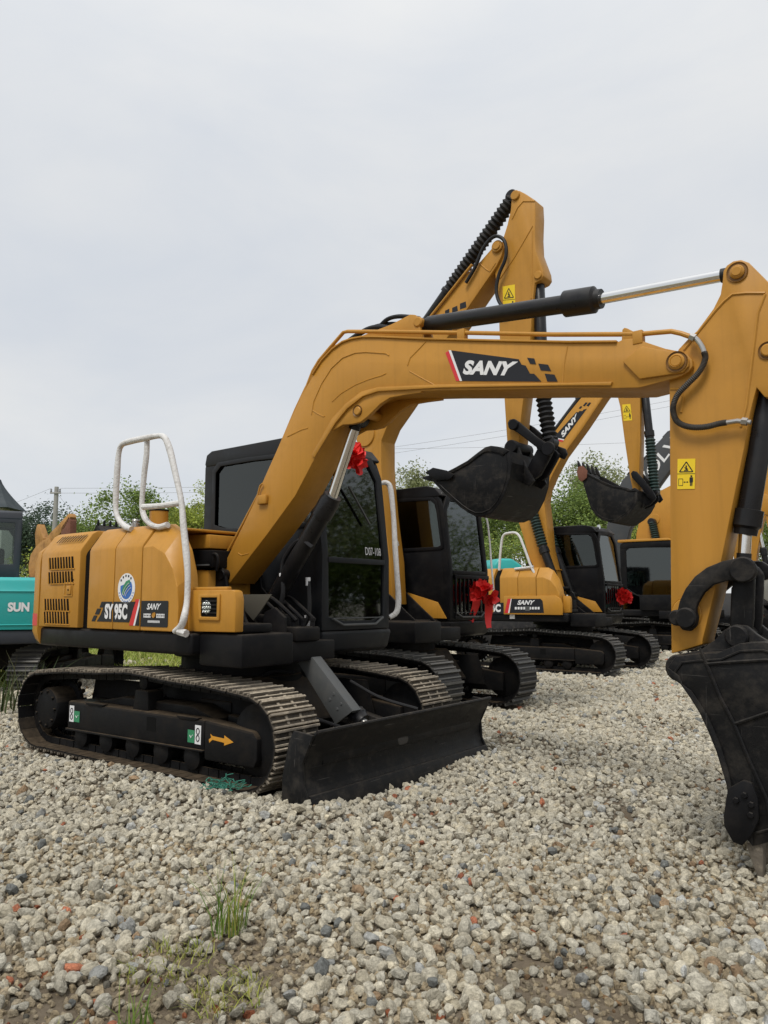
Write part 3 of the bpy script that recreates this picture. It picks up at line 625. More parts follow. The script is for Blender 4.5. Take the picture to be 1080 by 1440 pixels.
line('power_line', q(400, 628, 45.6), q(1500, 575, 45), .6, 'flattest overhead line under the front boom')
line('power_line', pA + Vector((-.24, -.12, .15)), q(-300, 800, 52), .5, 'thin line dropping left from the grey pole', .007)
line('guy_wire', pA + Vector((.1, 0, -.2)), q(150, 765, 41), .15, 'thin stay wire slanting down right of the grey pole', .007)

# house with a steep dark roof above the teal cab
hr = empty('house', (-20.45, 40.5, 0)); tag(hr, 'building with steep flared slate roof above the teal cab', 'building')
k = MB().use('plaster'); k.box((-.62, -.62, 0), (.62, .62, 6.15), .02); k.build('wall', hr)
k = MB().use('slate'); secs = []
for t in np.linspace(0, 1, 9): s_ = 1.0 * ((1 - t) ** 1.35) + .08; z = 6.05 + t * 1.6; secs.append([(-s_, -s_, z), (s_, -s_, z), (s_, s_, z), (-s_, s_, z)])
k.loft(secs); k.build('roof', hr)
k = MB().use('slate'); k.prism([(-.32, 6.05), (.32, 6.05), (0, 6.5)], -1.05, -.55, bev=.01); k.build('dormer', hr)
k = MB().use('dark_fill'); k.box((-.3, -.65, 3.2), (.3, -.622, 4.6)); k.build('window', hr)

# teal machine bodies glimpsed far behind
def far_hood(px, d, py0, py1, wd, label):
    x = (px - 540) / FPX * d; z0 = CAM_H + (842 - py1) / FPX * d; z1 = CAM_H + (842 - py0) / FPX * d; root = empty('machine_hood', (x, d, 0), R(12)); tag(root, label, 'machine', 'teal machines far behind')
    k = MB().use('teal'); h = wd / 2; k.prism([(-h, z0), (h, z0), (h, z0 + (z1 - z0) * .35), (h * .8, z0 + (z1 - z0) * .7), (h * .2, z1), (-h * .7, z1), (-h, z0 + (z1 - z0) * .7)], -.8, .8, bev=.08, seg=3); k.build('engine_hood', root)
    k = MB().use('black'); k.box((-h * 1.1, -.9, .75), (h * 1.1, .9, z0 - .004), .04); k.build('deck_skirt', root)
    for s_ in (-1, 1): k = MB().use('track_black'); a, b = sorted((s_ * .7, s_ * 1.15)); k.prism([(-1.5, .1), (-1.3, -.05), (1.3, -.05), (1.5, .1), (1.5, .6), (1.3, .74), (-1.3, .74), (-1.5, .6)], a, b, bev=.05); k.build('crawler_track', root)
    k = MB().use('black'); k.lathe((0, 0, .5), (0, 0, .76), [(0, .5), (.26, .5)], 20); k.build('slew_ring', root)
far_hood(703, 24, 786, 815, 1.0, 'teal rounded machine hood behind the third hood')
far_hood(268, 25, 748, 790, 1.7, 'teal machine hood behind the front tank cover')

# vehicles in the gap at the right
def truck(px, d, label):
    x = (px - 540) / FPX * d; root = empty('truck', (x, d, -.05), R(172)); tag(root, label, 'truck')
    k = MB().use('truck_white'); k.prism([(-1.0, .95), (1.0, .95), (1.0, 1.5), (.85, 2.15), (-.9, 2.2), (-1.0, 1.6)], -1.0, 1.0, bev=.07, seg=3); c = k.build('cabin', root)
    g = MB().use('glass'); g.prism([(.45, 1.5), (.93, 1.5), (.82, 2.05), (.45, 2.05)], -1.012, -1.002); g.prism([(-.75, 1.5), (.35, 1.5), (.35, 2.05), (-.75, 2.05)], -1.012, -1.002); g.build('window', c)
    k = MB().use('truck_green'); k.box((-4.2, -1.05, .9), (-1.1, 1.05, 1.0), .02); k.box((-4.2, -1.05, 1.005), (-1.1, -1.0, 1.45), .01); k.box((-4.2, 1.0, 1.005), (-1.1, 1.05, 1.45), .01); k.build('load_bed', root); k = MB().use('frame'); k.box((1.005, -.9, .55), (1.12, .9, .9), .03); k.build('bumper', root)
    for wx in (-3.2, .3):
        for s_ in (-1, 1):
            k = MB().use('tyre'); k.lathe((wx, s_ * .78, .42), (wx, s_ * 1.0, .42), [(0, .34), (.03, .42), (.19, .42), (.22, .34)], 24); t = k.build('wheel', root); k = MB().use('steel'); k.lathe((wx, s_ * .98, .42), (wx, s_ * 1.01, .42), [(0, .22), (.02, .2)], 16); k.build('rim', t)
    k = MB().use('frame'); k.box((-4.1, -.4, .6), (.9, .4, .89), .02); k.build('chassis', root)
    return Vector((x, d, 0))
tk = truck(1125, 21.0, 'cream and green truck at the right edge behind the bucket link')
def car(px, d, label):
    x = (px - 540) / FPX * d; root = empty('parked_car', (x, d, -.05), R(58)); tag(root, label, 'car')
    k = MB().use('cab'); k.prism([(-2.1, .35), (2.1, .35), (2.15, .75), (1.9, .95), (1.0, 1.02), (.5, 1.5), (-1.3, 1.55), (-1.95, 1.1), (-2.15, .9)], -.85, .85, bev=.08, seg=3); b = k.build('body', root)
    g = MB().use('glass'); g.prism([(.40, 1.05), (.85, 1.05), (.42, 1.45), (-.2, 1.47), (-.2, 1.05)], -.862, -.852); g.prism([(-.3, 1.05), (-.3, 1.47), (-1.2, 1.47), (-1.7, 1.12), (-1.65, 1.05)], -.862, -.852); g.build('window', b)
    for s_ in (-1, 1):
        q = MB().use('tyre_red'); a, c = sorted((s_ * .55, s_ * .80)); q.box((-2.17, a, .80), (-2.10, c, 1.0), .02); q.build('tail_lamp', root)
        q = MB().use('white'); q.box((-2.19, a, .55), (-2.10, c, .62), .01); q.build('bumper_strip', root)
    for wx in (-1.35, 1.35):
        for s_ in (-1, 1): k = MB().use('tyre'); k.lathe((wx, s_ * .68, .31), (wx, s_ * .87, .31), [(0, .26), (.03, .31), (.16, .31), (.19, .26)], 22); t = k.build('wheel', root); k = MB().use('steel'); k.lathe((wx, s_ * .86, .31), (wx, s_ * .88, .31), [(0, .19), (.015, .17)], 14); k.build('rim', t)
car(1046, 24.0, 'dark car with red tail lamp in the gap beside the front stick')

def person(x, y, z, rz, label):
    """standing figure behind the truck, arms resting forward on the load bed side"""
    root = empty('person', (x, y, z), rz); tag(root, label, 'person')
    me = bpy.data.meshes.new('body'); o = bpy.data.objects.new('body', me); COL.objects.link(o); o.parent = root
    J = dict(pel=(0, 0, .95), wai=(0, .0, 1.10), che=(0, -.03, 1.32), nec=(0, -.05, 1.46), hd0=(0, -.07, 1.53), hd1=(0, -.08, 1.62), hd2=(0, -.07, 1.70))
    for s_, n in ((-1, 'l'), (1, 'r')):
        J.update({'sh' + n: (s_ * .17, -.03, 1.40), 'el' + n: (s_ * .23, -.10, 1.14), 'wr' + n: (s_ * .18, -.32, 1.10), 'pa' + n: (s_ * .17, -.39, 1.10), 'hi' + n: (s_ * .09, 0, .90), 'kn' + n: (s_ * .10, -.02, .50), 'an' + n: (s_ * .10, .02, .09), 'to' + n: (s_ * .11, -.14, .04)})
        for f in range(5): J['f%d%s' % (f, n)] = (s_ * (.15 + .014 * f) if f < 4 else s_ * .135, -.46 + .01 * abs(f - 1) if f < 4 else -.42, 1.085 if f < 4 else 1.09)
    Rr = dict(pel=.13, wai=.12, che=.14, nec=.055, hd0=.06, hd1=.088, hd2=.07)
    E = [('pel', 'wai'), ('wai', 'che'), ('che', 'nec'), ('nec', 'hd0'), ('hd0', 'hd1'), ('hd1', 'hd2')]
    for n in 'lr':
        Rr.update({'sh' + n: .06, 'el' + n: .045, 'wr' + n: .03, 'pa' + n: .032, 'hi' + n: .095, 'kn' + n: .06, 'an' + n: .042, 'to' + n: .03}); E += [('che', 'sh' + n), ('sh' + n, 'el' + n), ('el' + n, 'wr' + n), ('wr' + n, 'pa' + n), ('pel', 'hi' + n), ('hi' + n, 'kn' + n), ('kn' + n, 'an' + n), ('an' + n, 'to' + n)]
        for f in range(5): Rr['f%d%s' % (f, n)] = .009; E.append(('pa' + n, 'f%d%s' % (f, n)))
    K = list(J); me.from_pydata([J[k] for k in K], [(K.index(a), K.index(b)) for a, b in E], []); md = o.modifiers.new('skin', 'SKIN')
    if not me.skin_vertices: 
        bm_ = bmesh.new(); bm_.from_mesh(me); bm_.verts.layers.skin.verify(); bm_.to_mesh(me); bm_.free()
    for i, k in enumerate(K): sv = me.skin_vertices[0].data[i]; sv.radius = (Rr[k], Rr[k]); sv.use_root = (k == 'pel')
    md.use_smooth_shade = True; o.modifiers.new('smooth', 'SUBSURF').levels = 1; me.materials.append(M['skin'])
    k = MB().use('shirt'); k.lathe((0, 0, .92), (0, -.03, 1.47), [(0, .165), (.15, .15), (.36, .185), (.47, .15), (.545, .075)], 18)
    for s_ in (-1, 1): k.tube([(s_ * .13, -.03, 1.42), (s_ * .19, -.05, 1.34), (s_ * .225, -.085, 1.2)], [.08, .07, .06], 10, smooth=3)
    k.build('shirt', root)
    k = MB().use('trouser')
    for s_ in (-1, 1): k.tube([(s_ * .07, 0, .96), (s_ * .095, 0, .85), (s_ * .10, -.02, .5), (s_ * .10, .02, .1)], [.12, .11, .08, .06], 12, smooth=3)
    k.build('trousers', root)
    k = MB().use('hair'); k.lathe((0, -.055, 1.60), (0, -.06, 1.735), [(0, .095), (.05, .103), (.10, .085), (.13, .04)], 16); k.build('hair', root)
person(tk.x - .95, 22.6, -.05, R(6), 'person in a pale shirt standing behind the cream truck')

# ------------------------------------------------------------------ excavator pieces (machine metres: x forward, y to its left, z up)
def track_path(rear=(-1.57, 0.300), front=(1.20, 0.298), r=0.330, sag=0.072):
    P = []
    zb = -0.035
    for i in range(15):                                   # round the rear
        a = R(270 - 180 * i / 14); P.append((rear[0] + r * math.cos(a), rear[1] + r * math.sin(a)))
    P[0] = (rear[0], zb)
    n = 12
    x0, z0 = P[-1]; x1, z1 = front[0], front[1] + r
    for i in range(1, n):
        t = i / n; P.append((x0 + (x1 - x0) * t, z0 + (z1 - z0) * t + sag * math.sin(math.pi * t) * (1 + 0.15 * math.sin(5 * math.pi * t))))
    for i in range(15):
        a = R(90 - 180 * i / 14); P.append((front[0] + r * math.cos(a), front[1] + r * math.sin(a)))
    P[-1] = (front[0], zb)
    P.append((0.0, zb)); return P
def resample(P, count):
    A = np.array(P + [P[0]]); d = np.r_[0, np.cumsum(np.hypot(*np.diff(A, axis=0).T))]
    s = np.linspace(0, d[-1], count + 1)[:-1]
    return [(float(np.interp(q, d, A[:, 0])), float(np.interp(q, d, A[:, 1]))) for q in s], d[-1]

def crawler(root, fr_rot, side, steel, w=0.45, detail=True, stickers=False, frame_mat='frame'):
    """one crawler: chain of shoes, with frame, sprocket, idler and rollers as sub-parts"""
    vc = side * 0.885; P, L = resample(track_path(), 66 if detail else 62); n = len(P); pitch = L / n
    mb = MB().use(steel); rr = random.Random(3 + int(side))
    for i, (x, z) in enumerate(P):
        a = P[i - 1]; b = P[(i + 1) % n]; t = Vector((b[0] - a[0], 0, b[1] - a[1])).normalized(); nn = Vector((-t.z, 0, t.x))   # path runs clockwise: outward
        nn = Vector((t.z, 0, -t.x)) if (nn.x * (x + 0.15) + nn.z * (z - 0.35)) < 0 else nn
        y = Vector((0, 1, 0)); j = rr.uniform(-0.004, 0.004)
        M4 = Matrix(((t.x, y.x, nn.x, x), (0, y.y, 0, vc + j), (t.z, y.z, nn.z, z), (0, 0, 0, 1)))
        h = pitch * 0.49
        h = pitch * (0.465 if detail else 0.48)
        mb.use(frame_mat).box((-h, -w / 2, -0.016), (h, w / 2, -0.0042), 0, M4); mb.use(steel)
        mb.use('track_plate' if detail else steel).box((-h, -w / 2 + .001, -0.004), (h, w / 2 - .001, 0.0), 0, M4); mb.use(steel)
        if not detail: mb.use('track_edge')
        for (q, ht, th) in ((-0.40, 0.034, 0.012), (0.12, 0.014, 0.008)) if not detail else ((-0.40, 0.028, 0.0095), (0.02, 0.018, 0.007), (0.40, 0.020, 0.008)):
            xx = q * pitch; mb.box((xx - th, -w / 2 + 0.004, -0.001), (xx + th, w / 2 - 0.004, ht * (0.9 + 0.2 * rr.random())), 0.003 if detail else 0, M4)
        if detail:
            for q in (-0.16, 0.16):
                for yy in (-0.07, 0.07): mb.box((q * pitch - 0.012, yy - 0.012, 0), (q * pitch + 0.012, yy + 0.012, 0.009), 0, M4)
        mb.use(frame_mat)
        for yy in (-0.075, 0.055): mb.box((-h * 0.98, yy, -0.075), (h * 0.98, yy + 0.02, -0.0165), 0, M4)
        mb.use(steel)
    c = mb.build('crawler_track', root, rot=fr_rot, sharp=30)
    # frame
    o = side; ov = lambda d: vc + o * d                     # d: distance towards the outside
    f = MB().use(frame_mat)
    y0, y1 = sorted((ov(-0.17), ov(0.135)))
    f.prism([(-1.19, 0.15), (0.69, 0.17), (0.69, 0.40), (-1.19, 0.40)], y0, y1, bev=0.02)
    yb0, yb1 = sorted((ov(-0.15), ov(0.15)))
    f.prism([(-1.19, 0.145), (0.69, 0.165), (0.69, 0.18), (-1.19, 0.163)], yb0, yb1, bev=0.004)
    f.prism([(-1.40, .20), (-1.30, .575), (.90, .575), (1.02, .20)], *sorted((ov(-.222), ov(-.205))), bev=.004)  # added plate that makes the open track loop dark inside
    f.prism([(-0.95, 0.398), (-0.55, 0.47), (0.4, 0.47), (0.66, 0.398)], *sorted((ov(-0.20), ov(0.02))), bev=0.015)
    f.prism([(0.70, 0.11), (1.24, 0.115), (1.27, 0.18), (1.27, 0.32), (1.22, 0.37), (0.70, 0.405)], *sorted((ov(0.02), ov(0.145))), bev=0.02)
    f.prism([(0.70, 0.12), (1.24, 0.13), (1.24, 0.36), (0.70, 0.42)], *sorted((ov(-0.16), ov(-0.08))), bev=0.015)
    f.prism([(-0.27, 0.39), (-0.06, 0.39), (-0.07, 0.56), (-0.24, 0.56)], *sorted((ov(-0.06), ov(0.10))), bev=0.012)
    f.use('dark_fill').box((-0.02, min(ov(0.134), ov(0.1365)), 0.255), (0.10, max(ov(0.134), ov(0.1365)), 0.365), 0.0); f.use(frame_mat)  # flat dark decal in place of a shaded hole in the frame
    if detail:
        for (x0, x1) in ((-0.9, -0.62), (0.36, 0.62)):
            f.prism([(x0, 0.40), (x0 + 0.05, 0.385), (x1 - 0.05, 0.385), (x1, 0.40), (x1, 0.41), (x0, 0.41)], *sorted((ov(0.10), ov(0.142))), bev=0.004)
    fo = f.build('track_frame', c)
    if stickers:
        e = ov(0.145) + o * 0.0015; e2 = ov(0.135) + o * 0.0015
        for (x0, x1, g0, g1, zz) in ((-1.15, -1.08, -1.075, -0.99, 0.292), (0.585, 0.655, 0.50, 0.58, 0.286)):
            s_ = MB().use('white'); s_.box((x0, min(e2, e2 + o * .001), zz - .07), (x1, max(e2, e2 + o * .001), zz + .07))
            s_.use('green').box((g0, min(e2, e2 + o * .001), zz - .066), (g1, max(e2, e2 + o * .001), zz + .028)); s_.use('ink'); e3 = e2 + o * 0.002; xx = (x0 + x1) / 2
            for dz in (-0.026, 0.026): s_.tube([(xx + 0.018 * math.cos(a), e3, zz + dz + 0.022 * math.sin(a)) for a in np.linspace(0, 2 * math.pi, 14)], 0.004, 5)
            xx = (g0 + g1) / 2 - .015; s_.use('white').tube([(xx, e3, zz - .012), (xx + 0.015, e3, zz - .03), (xx + 0.035, e3, zz - .007)], 0.003, 5)
            s_.build('chain_sticker', fo)
        ar = MB().use('arrow'); ar.prism([(0.76, 0.268), (0.785, 0.285), (0.775, 0.31), (0.80, 0.297), (0.93, 0.292), (0.93, 0.315), (1.03, 0.276), (0.93, 0.242), (0.93, 0.262), (0.80, 0.270), (0.765, 0.245)], *sorted((e, e + o * .0015)))
        ar.build('arrow_decal', fo)
    # sprocket and motor
    k = MB().use(frame_mat); ax = (-1.57, ov(-0.14), 0.30); bx = (-1.57, ov(0.2), 0.30)
    k.lathe(ax, bx, [(0.0, 0.19), (0.02, 0.24), (0.05, 0.24), (0.06, 0.19), (0.24, 0.19), (0.26, 0.18), (0.275, 0.14)], 28)
    for i in range(21):
        a = 2 * math.pi * i / 21; k.bar((-1.57 + 0.22 * math.cos(a), ov(-0.105), 0.30 + 0.22 * math.sin(a)), (-1.57 + 0.285 * math.cos(a), ov(-0.105), 0.30 + 0.285 * math.sin(a)), 0.03, 0.03)
    for i in range(9):
        a = 2 * math.pi * i / 9; k.disc((-1.57 + 0.155 * math.cos(a), 0.30 + 0.155 * math.sin(a)), 0.014, ov(0.11), ov(0.145), 8)
    k.build('drive_sprocket', c)
    k = MB().use(frame_mat); k.lathe((1.20, ov(-0.1), 0.298), (1.20, ov(0.1), 0.298), [(0, 0.1), (0.02, 0.20), (0.04, 0.26), (0.07, 0.26), (0.08, 0.245), (0.12, 0.245), (0.13, 0.26), (0.16, 0.26), (0.18, 0.20), (0.2, 0.1)], 28)
    k.build('idler_wheel', c)
    for x in (-1.0, -0.62, -0.24, 0.14, 0.52):
        k = MB().use(frame_mat); k.lathe((x, ov(-0.13), 0.105), (x, ov(0.13), 0.105), [(0, 0.04), (0.02, 0.095), (0.07, 0.095), (0.08, 0.08), (0.18, 0.08), (0.19, 0.095), (0.24, 0.095), (0.26, 0.04)], 16)
        k.build('track_roller', c)
    k = MB().use(frame_mat); k.lathe((-0.16, ov(-0.09), 0.615), (-0.16, ov(0.09), 0.615), [(0, 0.03), (0.01, 0.055), (0.17, 0.055), (0.18, 0.03)], 14); k.build('carrier_roller', c)
    return c

def ram(root, name, p0, pm, p1, rb, rr, rot=0, mat_b='black_gloss', bellows=None, gland=1.25, eye=None, rod='chrome'):
    """hydraulic cylinder: barrel p0..pm, then a chrome rod or a rubber bellows to p1"""
    p0, pm, p1 = Vector(p0), Vector(pm), Vector(p1); d = (pm - p0).normalized(); L = (pm - p0).length
    mb = MB().use(mat_b); e = eye or rb * 1.15
    mb.lathe(p0 + d * e * 0.6, pm, [(0, rb * 0.9), (0.012, rb), (L * 0.8, rb), (L * 0.8 + 0.004, rb * gland), (L - e * 0.6 - 0.05, rb * gland), (L - e * 0.6 - 0.035, rb * 1.06), (L - e * 0.6, rb * 1.02)], 20)
    mb.disc((p0.x, p0.z), e, p0.y - rb * 0.8, p0.y + rb * 0.8, 18)
    o = mb.build(name, root, rot=rot)
    L2 = (p1 - pm).length; d2 = (p1 - pm).normalized()
    if bellows:
        k = MB().use(bellows); nf = max(6, int(L2 / 0.058)); prof = []
        for i in range(nf * 2 + 1): prof.append((L2 * (i + 0.02) / (nf * 2 + 0.1), rb * (1.36 if i % 2 else 1.0)))
        k.lathe(pm, p1, prof, 18); k.build('rod_bellows', o, sharp=20)
        k = MB().use(mat_b); k.disc((p1.x, p1.z), e, p1.y - rb, p1.y + rb, 18); k.build('rod_eye', o)
    else:
        k = MB().use(rod); k.lathe(pm - d2 * 0.02, p1 - d2 * e * 0.7, [(0, rr), (L2 + 0.02 - e * 0.7, rr)], 20); k.build('cylinder_rod', o)
        k = MB().use(mat_b); k.disc((p1.x, p1.z), e, p1.y - rb * 0.8, p1.y + rb * 0.8, 18)
        k.lathe(p1 - d2 * (e * 0.7 + 0.05), p1, [(0, rr * 1.15), (0.05 + e * 0.4, rr * 1.15)], 16); k.build('rod_eye', o)
    return o

def ridge(mb, pts, v, r=0.006):
    """a weld or pressed ridge along a side plate"""
    mb.tube([(x, v, z) for x, z in pts], r, 6)

def bucket(root, edge, shell, v0, v1, rot, teeth_at, tooth_dir, worn=True, n_teeth=5, cut=None, ears=None, ribs=None, tooth_len=0.2):
    """edge: opening edge from the boss to the tip; shell: back plate from the tip round to the boss (forward, up)"""
    mk = 'black_worn' if worn else 'black'
    mb = MB().use(mk); side = edge + shell[1:-1] if shell[-1] == edge[0] else edge + shell[1:]
    cx = sum(p[0] for p in side) / len(side); cz = sum(p[1] for p in side) / len(side)
    inn = [(cx + (x - cx) * 0.93, cz + (z - cz) * 0.93) for x, z in side]
    mb.prism(side, v0, v0 + 0.022, bev=0.004); mb.prism(side, v1 - 0.022, v1, bev=0.004)
    S2 = shell; n = len(S2)
    for i in range(n - 1):                               # the wrapper plate between the two sides
        a, b = S2[i], S2[i + 1]; ia = (cx + (a[0] - cx) * 0.95, cz + (a[1] - cz) * 0.95); ib = (cx + (b[0] - cx) * 0.95, cz + (b[1] - cz) * 0.95)
        mb.prism([a, b, ib, ia], v0 + 0.0225, v1 - 0.0225)
    # raised edge strip along the opening and round the rim of the near side
    off = [(cx + (x - cx) * 0.83, cz + (z - cz) * 0.83) for x, z in edge]
    mb.prism(edge + off[::-1], v0 - 0.014, v0 - 0.001, bev=0.004); mb.prism(edge + off[::-1], v1 + 0.001, v1 + 0.014, bev=0.004)
    rim = [(cx + (x - cx) * 0.9, cz + (z - cz) * 0.9) for x, z in shell]
    ridge(mb, rim, v0 - 0.001, 0.007)
    if ribs:
        for pts in ribs: ridge(mb, pts, v0 - 0.004, 0.009)
    o = mb.build('bucket', root, rot=rot)
    if ears:                                             # the two hinge plates on the back
        for vv in (-0.30, 0.0):
            k = MB().use(mk); k.prism(ears, vv - 0.02, vv + 0.02, bev=0.006); k.build('hinge_plate', o)
    tx, tz = teeth_at; dx, dz = tooth_dir; ln = math.hypot(dx, dz); dx, dz = dx / ln, dz / ln
    tooth_len = tooth_len or ln
    for i in range(n_teeth):
        vv = v0 + 0.05 + (v1 - v0 - 0.1) * i / (n_teeth - 1)
        k = MB().use('track_dusty' if worn and cut else mk); px, pz = -dz, dx
        sec = []
        for t, h, wd in ((-0.07, 0.035, 0.036), (0.06, 0.036, 0.036), (0.62, 0.022, 0.033), (1.0, 0.008, 0.026)):
            q = (tx + dx * tooth_len * t, tz + dz * tooth_len * t)
            sec.append([(q[0] + px * h, vv - wd, q[1] + pz * h), (q[0] + px * h, vv + wd, q[1] + pz * h), (q[0] - px * h, vv + wd, q[1] - pz * h), (q[0] - px * h, vv - wd, q[1] - pz * h)])
        k.loft(sec, bev=0.004); k.build('bucket_tooth', o)
    if cut:
        for vv in (v0 - 0.016, v1 + 0.016):
            k = MB().use('black'); s_ = -1 if vv < 0 and vv < (v0 + v1) / 2 else 1
            a, b = sorted((vv, vv + s_ * 0.02)); k.prism(cut, a, b, bev=0.006)
            cxx = sum(p[0] for p in cut) / len(cut); czz = sum(p[1] for p in cut) / len(cut)
            for (qx, qz) in ((cxx + .02, czz + 0.09), (cxx + 0.045, czz + 0.0), (cxx - 0.02, czz + 0.06), (cxx + 0.05, czz + 0.05)): k.disc((qx, qz), 0.016, vv + s_ * 0.018, vv + s_ * 0.034, 6)
            k.build('side_cutter', o)
    return o

def warning_sticker(parent, quad, flip=-1):
    """yellow crush-hazard label: triangle above, keep-clear pictogram below. quad: bl, br, tr, tl"""
    a, b, c, d = [Vector(q) for q in quad]; nrm = (b - a).cross(d - a).normalized()
    P = lambda x, y, h=0.0: (a * (1 - x) * (1 - y) + b * x * (1 - y) + c * x * y + d * (1 - x) * y) + nrm * h
    mb = MB().use('signal'); mb.add([P(0, 0, 0), P(1, 0, 0), P(1, 1, 0), P(0, 1, 0), P(0, 0, .002), P(1, 0, .002), P(1, 1, .002), P(0, 1, .002)], [(4, 5, 6, 7), (0, 1, 5, 4), (1, 2, 6, 5), (2, 3, 7, 6), (3, 0, 4, 7)])
    mb.use('ink'); h = 0.0032
    def tri(pts): mb.add([P(x, y, h) for x, y in pts], [tuple(range(len(pts)))])
    def line(p, q, t=0.035):
        dx, dy = q[0] - p[0], q[1] - p[1]; l = math.hypot(dx, dy * 1.8); nx, ny = -dy * 1.8 / l * t, dx / l * t / 1.8
        tri([(p[0] - nx, p[1] - ny), (q[0] - nx, q[1] - ny), (q[0] + nx, q[1] + ny), (p[0] + nx, p[1] + ny)])
    for p, q in (((.12, .57), (.88, .57)), ((.88, .57), (.5, .9)), ((.5, .9), (.12, .57))): line(p, q, .03)
    line((.38, .62), (.62, .62), .03); line((.5, .62), (.5, .78), .04); line((.40, .71), (.60, .66), .025)
    for p, q in (((.08, .12), (.32, .12)), ((.32, .12), (.32, .34)), ((.32, .34), (.08, .34)), ((.08, .34), (.08, .12)), ((0.0, .505), (1.0, .505)), ((.36, .23), (.64, .23))): line(p, q, .014)
    tri([(.36, .23), (.44, .26), (.44, .20)]); tri([(.64, .23), (.56, .26), (.56, .20)])
    tri([(.70, .22), (.90, .22), (.90, .38), (.70, .38)]); tri([(.73, .10), (.79, .10), (.79, .22), (.73, .22)]); tri([(.81, .10), (.87, .10), (.87, .22), (.81, .22)]); tri([(.75, .39), (.85, .39), (.85, .45), (.75, .45)])
    return mb.build('warning_sticker', parent)

def logo_decal(parent, quad, word='SANY', rot=0, checks=True):
    """long dark decal with a slanted red and white stripe, white italic lettering and a chequered tail"""
    a, b, c, d = [Vector(q) for q in quad]; nrm = (b - a).cross(d - a).normalized()
    P = lambda x, y, h=0.0: (a * (1 - x) * (1 - y) + b * x * (1 - y) + c * x * y + d * (1 - x) * y) + nrm * h
    mb = MB()
    def pl(key, pts, h): mb.use(key); n = len(pts); mb.add([P(x, y, h) for x, y in pts] + [P(x, y, 0) for x, y in pts], [tuple(range(n))] + [(i, (i + 1) % n, n + (i + 1) % n, n + i) for i in range(n)])
    pl('ink', [(.135, .02), (.855, .02), (.80, .28), (.765, .28), (.735, .55), (.70, .58), (.68, .76), (.06, .98)], .0015)
    pl('red', [(.075, .02), (.112, .02), (.035, .96), (.0, .90)], .0015); pl('white', [(.112, .02), (.135, .02), (.06, .98), (.035, .98)], .0018)
    if checks:
        for pts in ([(.775, .62), (.825, .60), (.815, .80), (.755, .82)], [(.86, .40), (.945, .38), (.925, .60), (.845, .63)], [(.905, .02), (.99, .02), (.97, .26), (.89, .29)]): pl('ink', pts, .0015)
    mb.use('white'); letter(mb, word, [P(.150, .22, .003), P(.625, .20, .003), P(.675, .68, .003), P(.165, .68, .003)], bold=0.05, shear=0.25)
    return mb.build('logo_decal', parent, rot=rot)

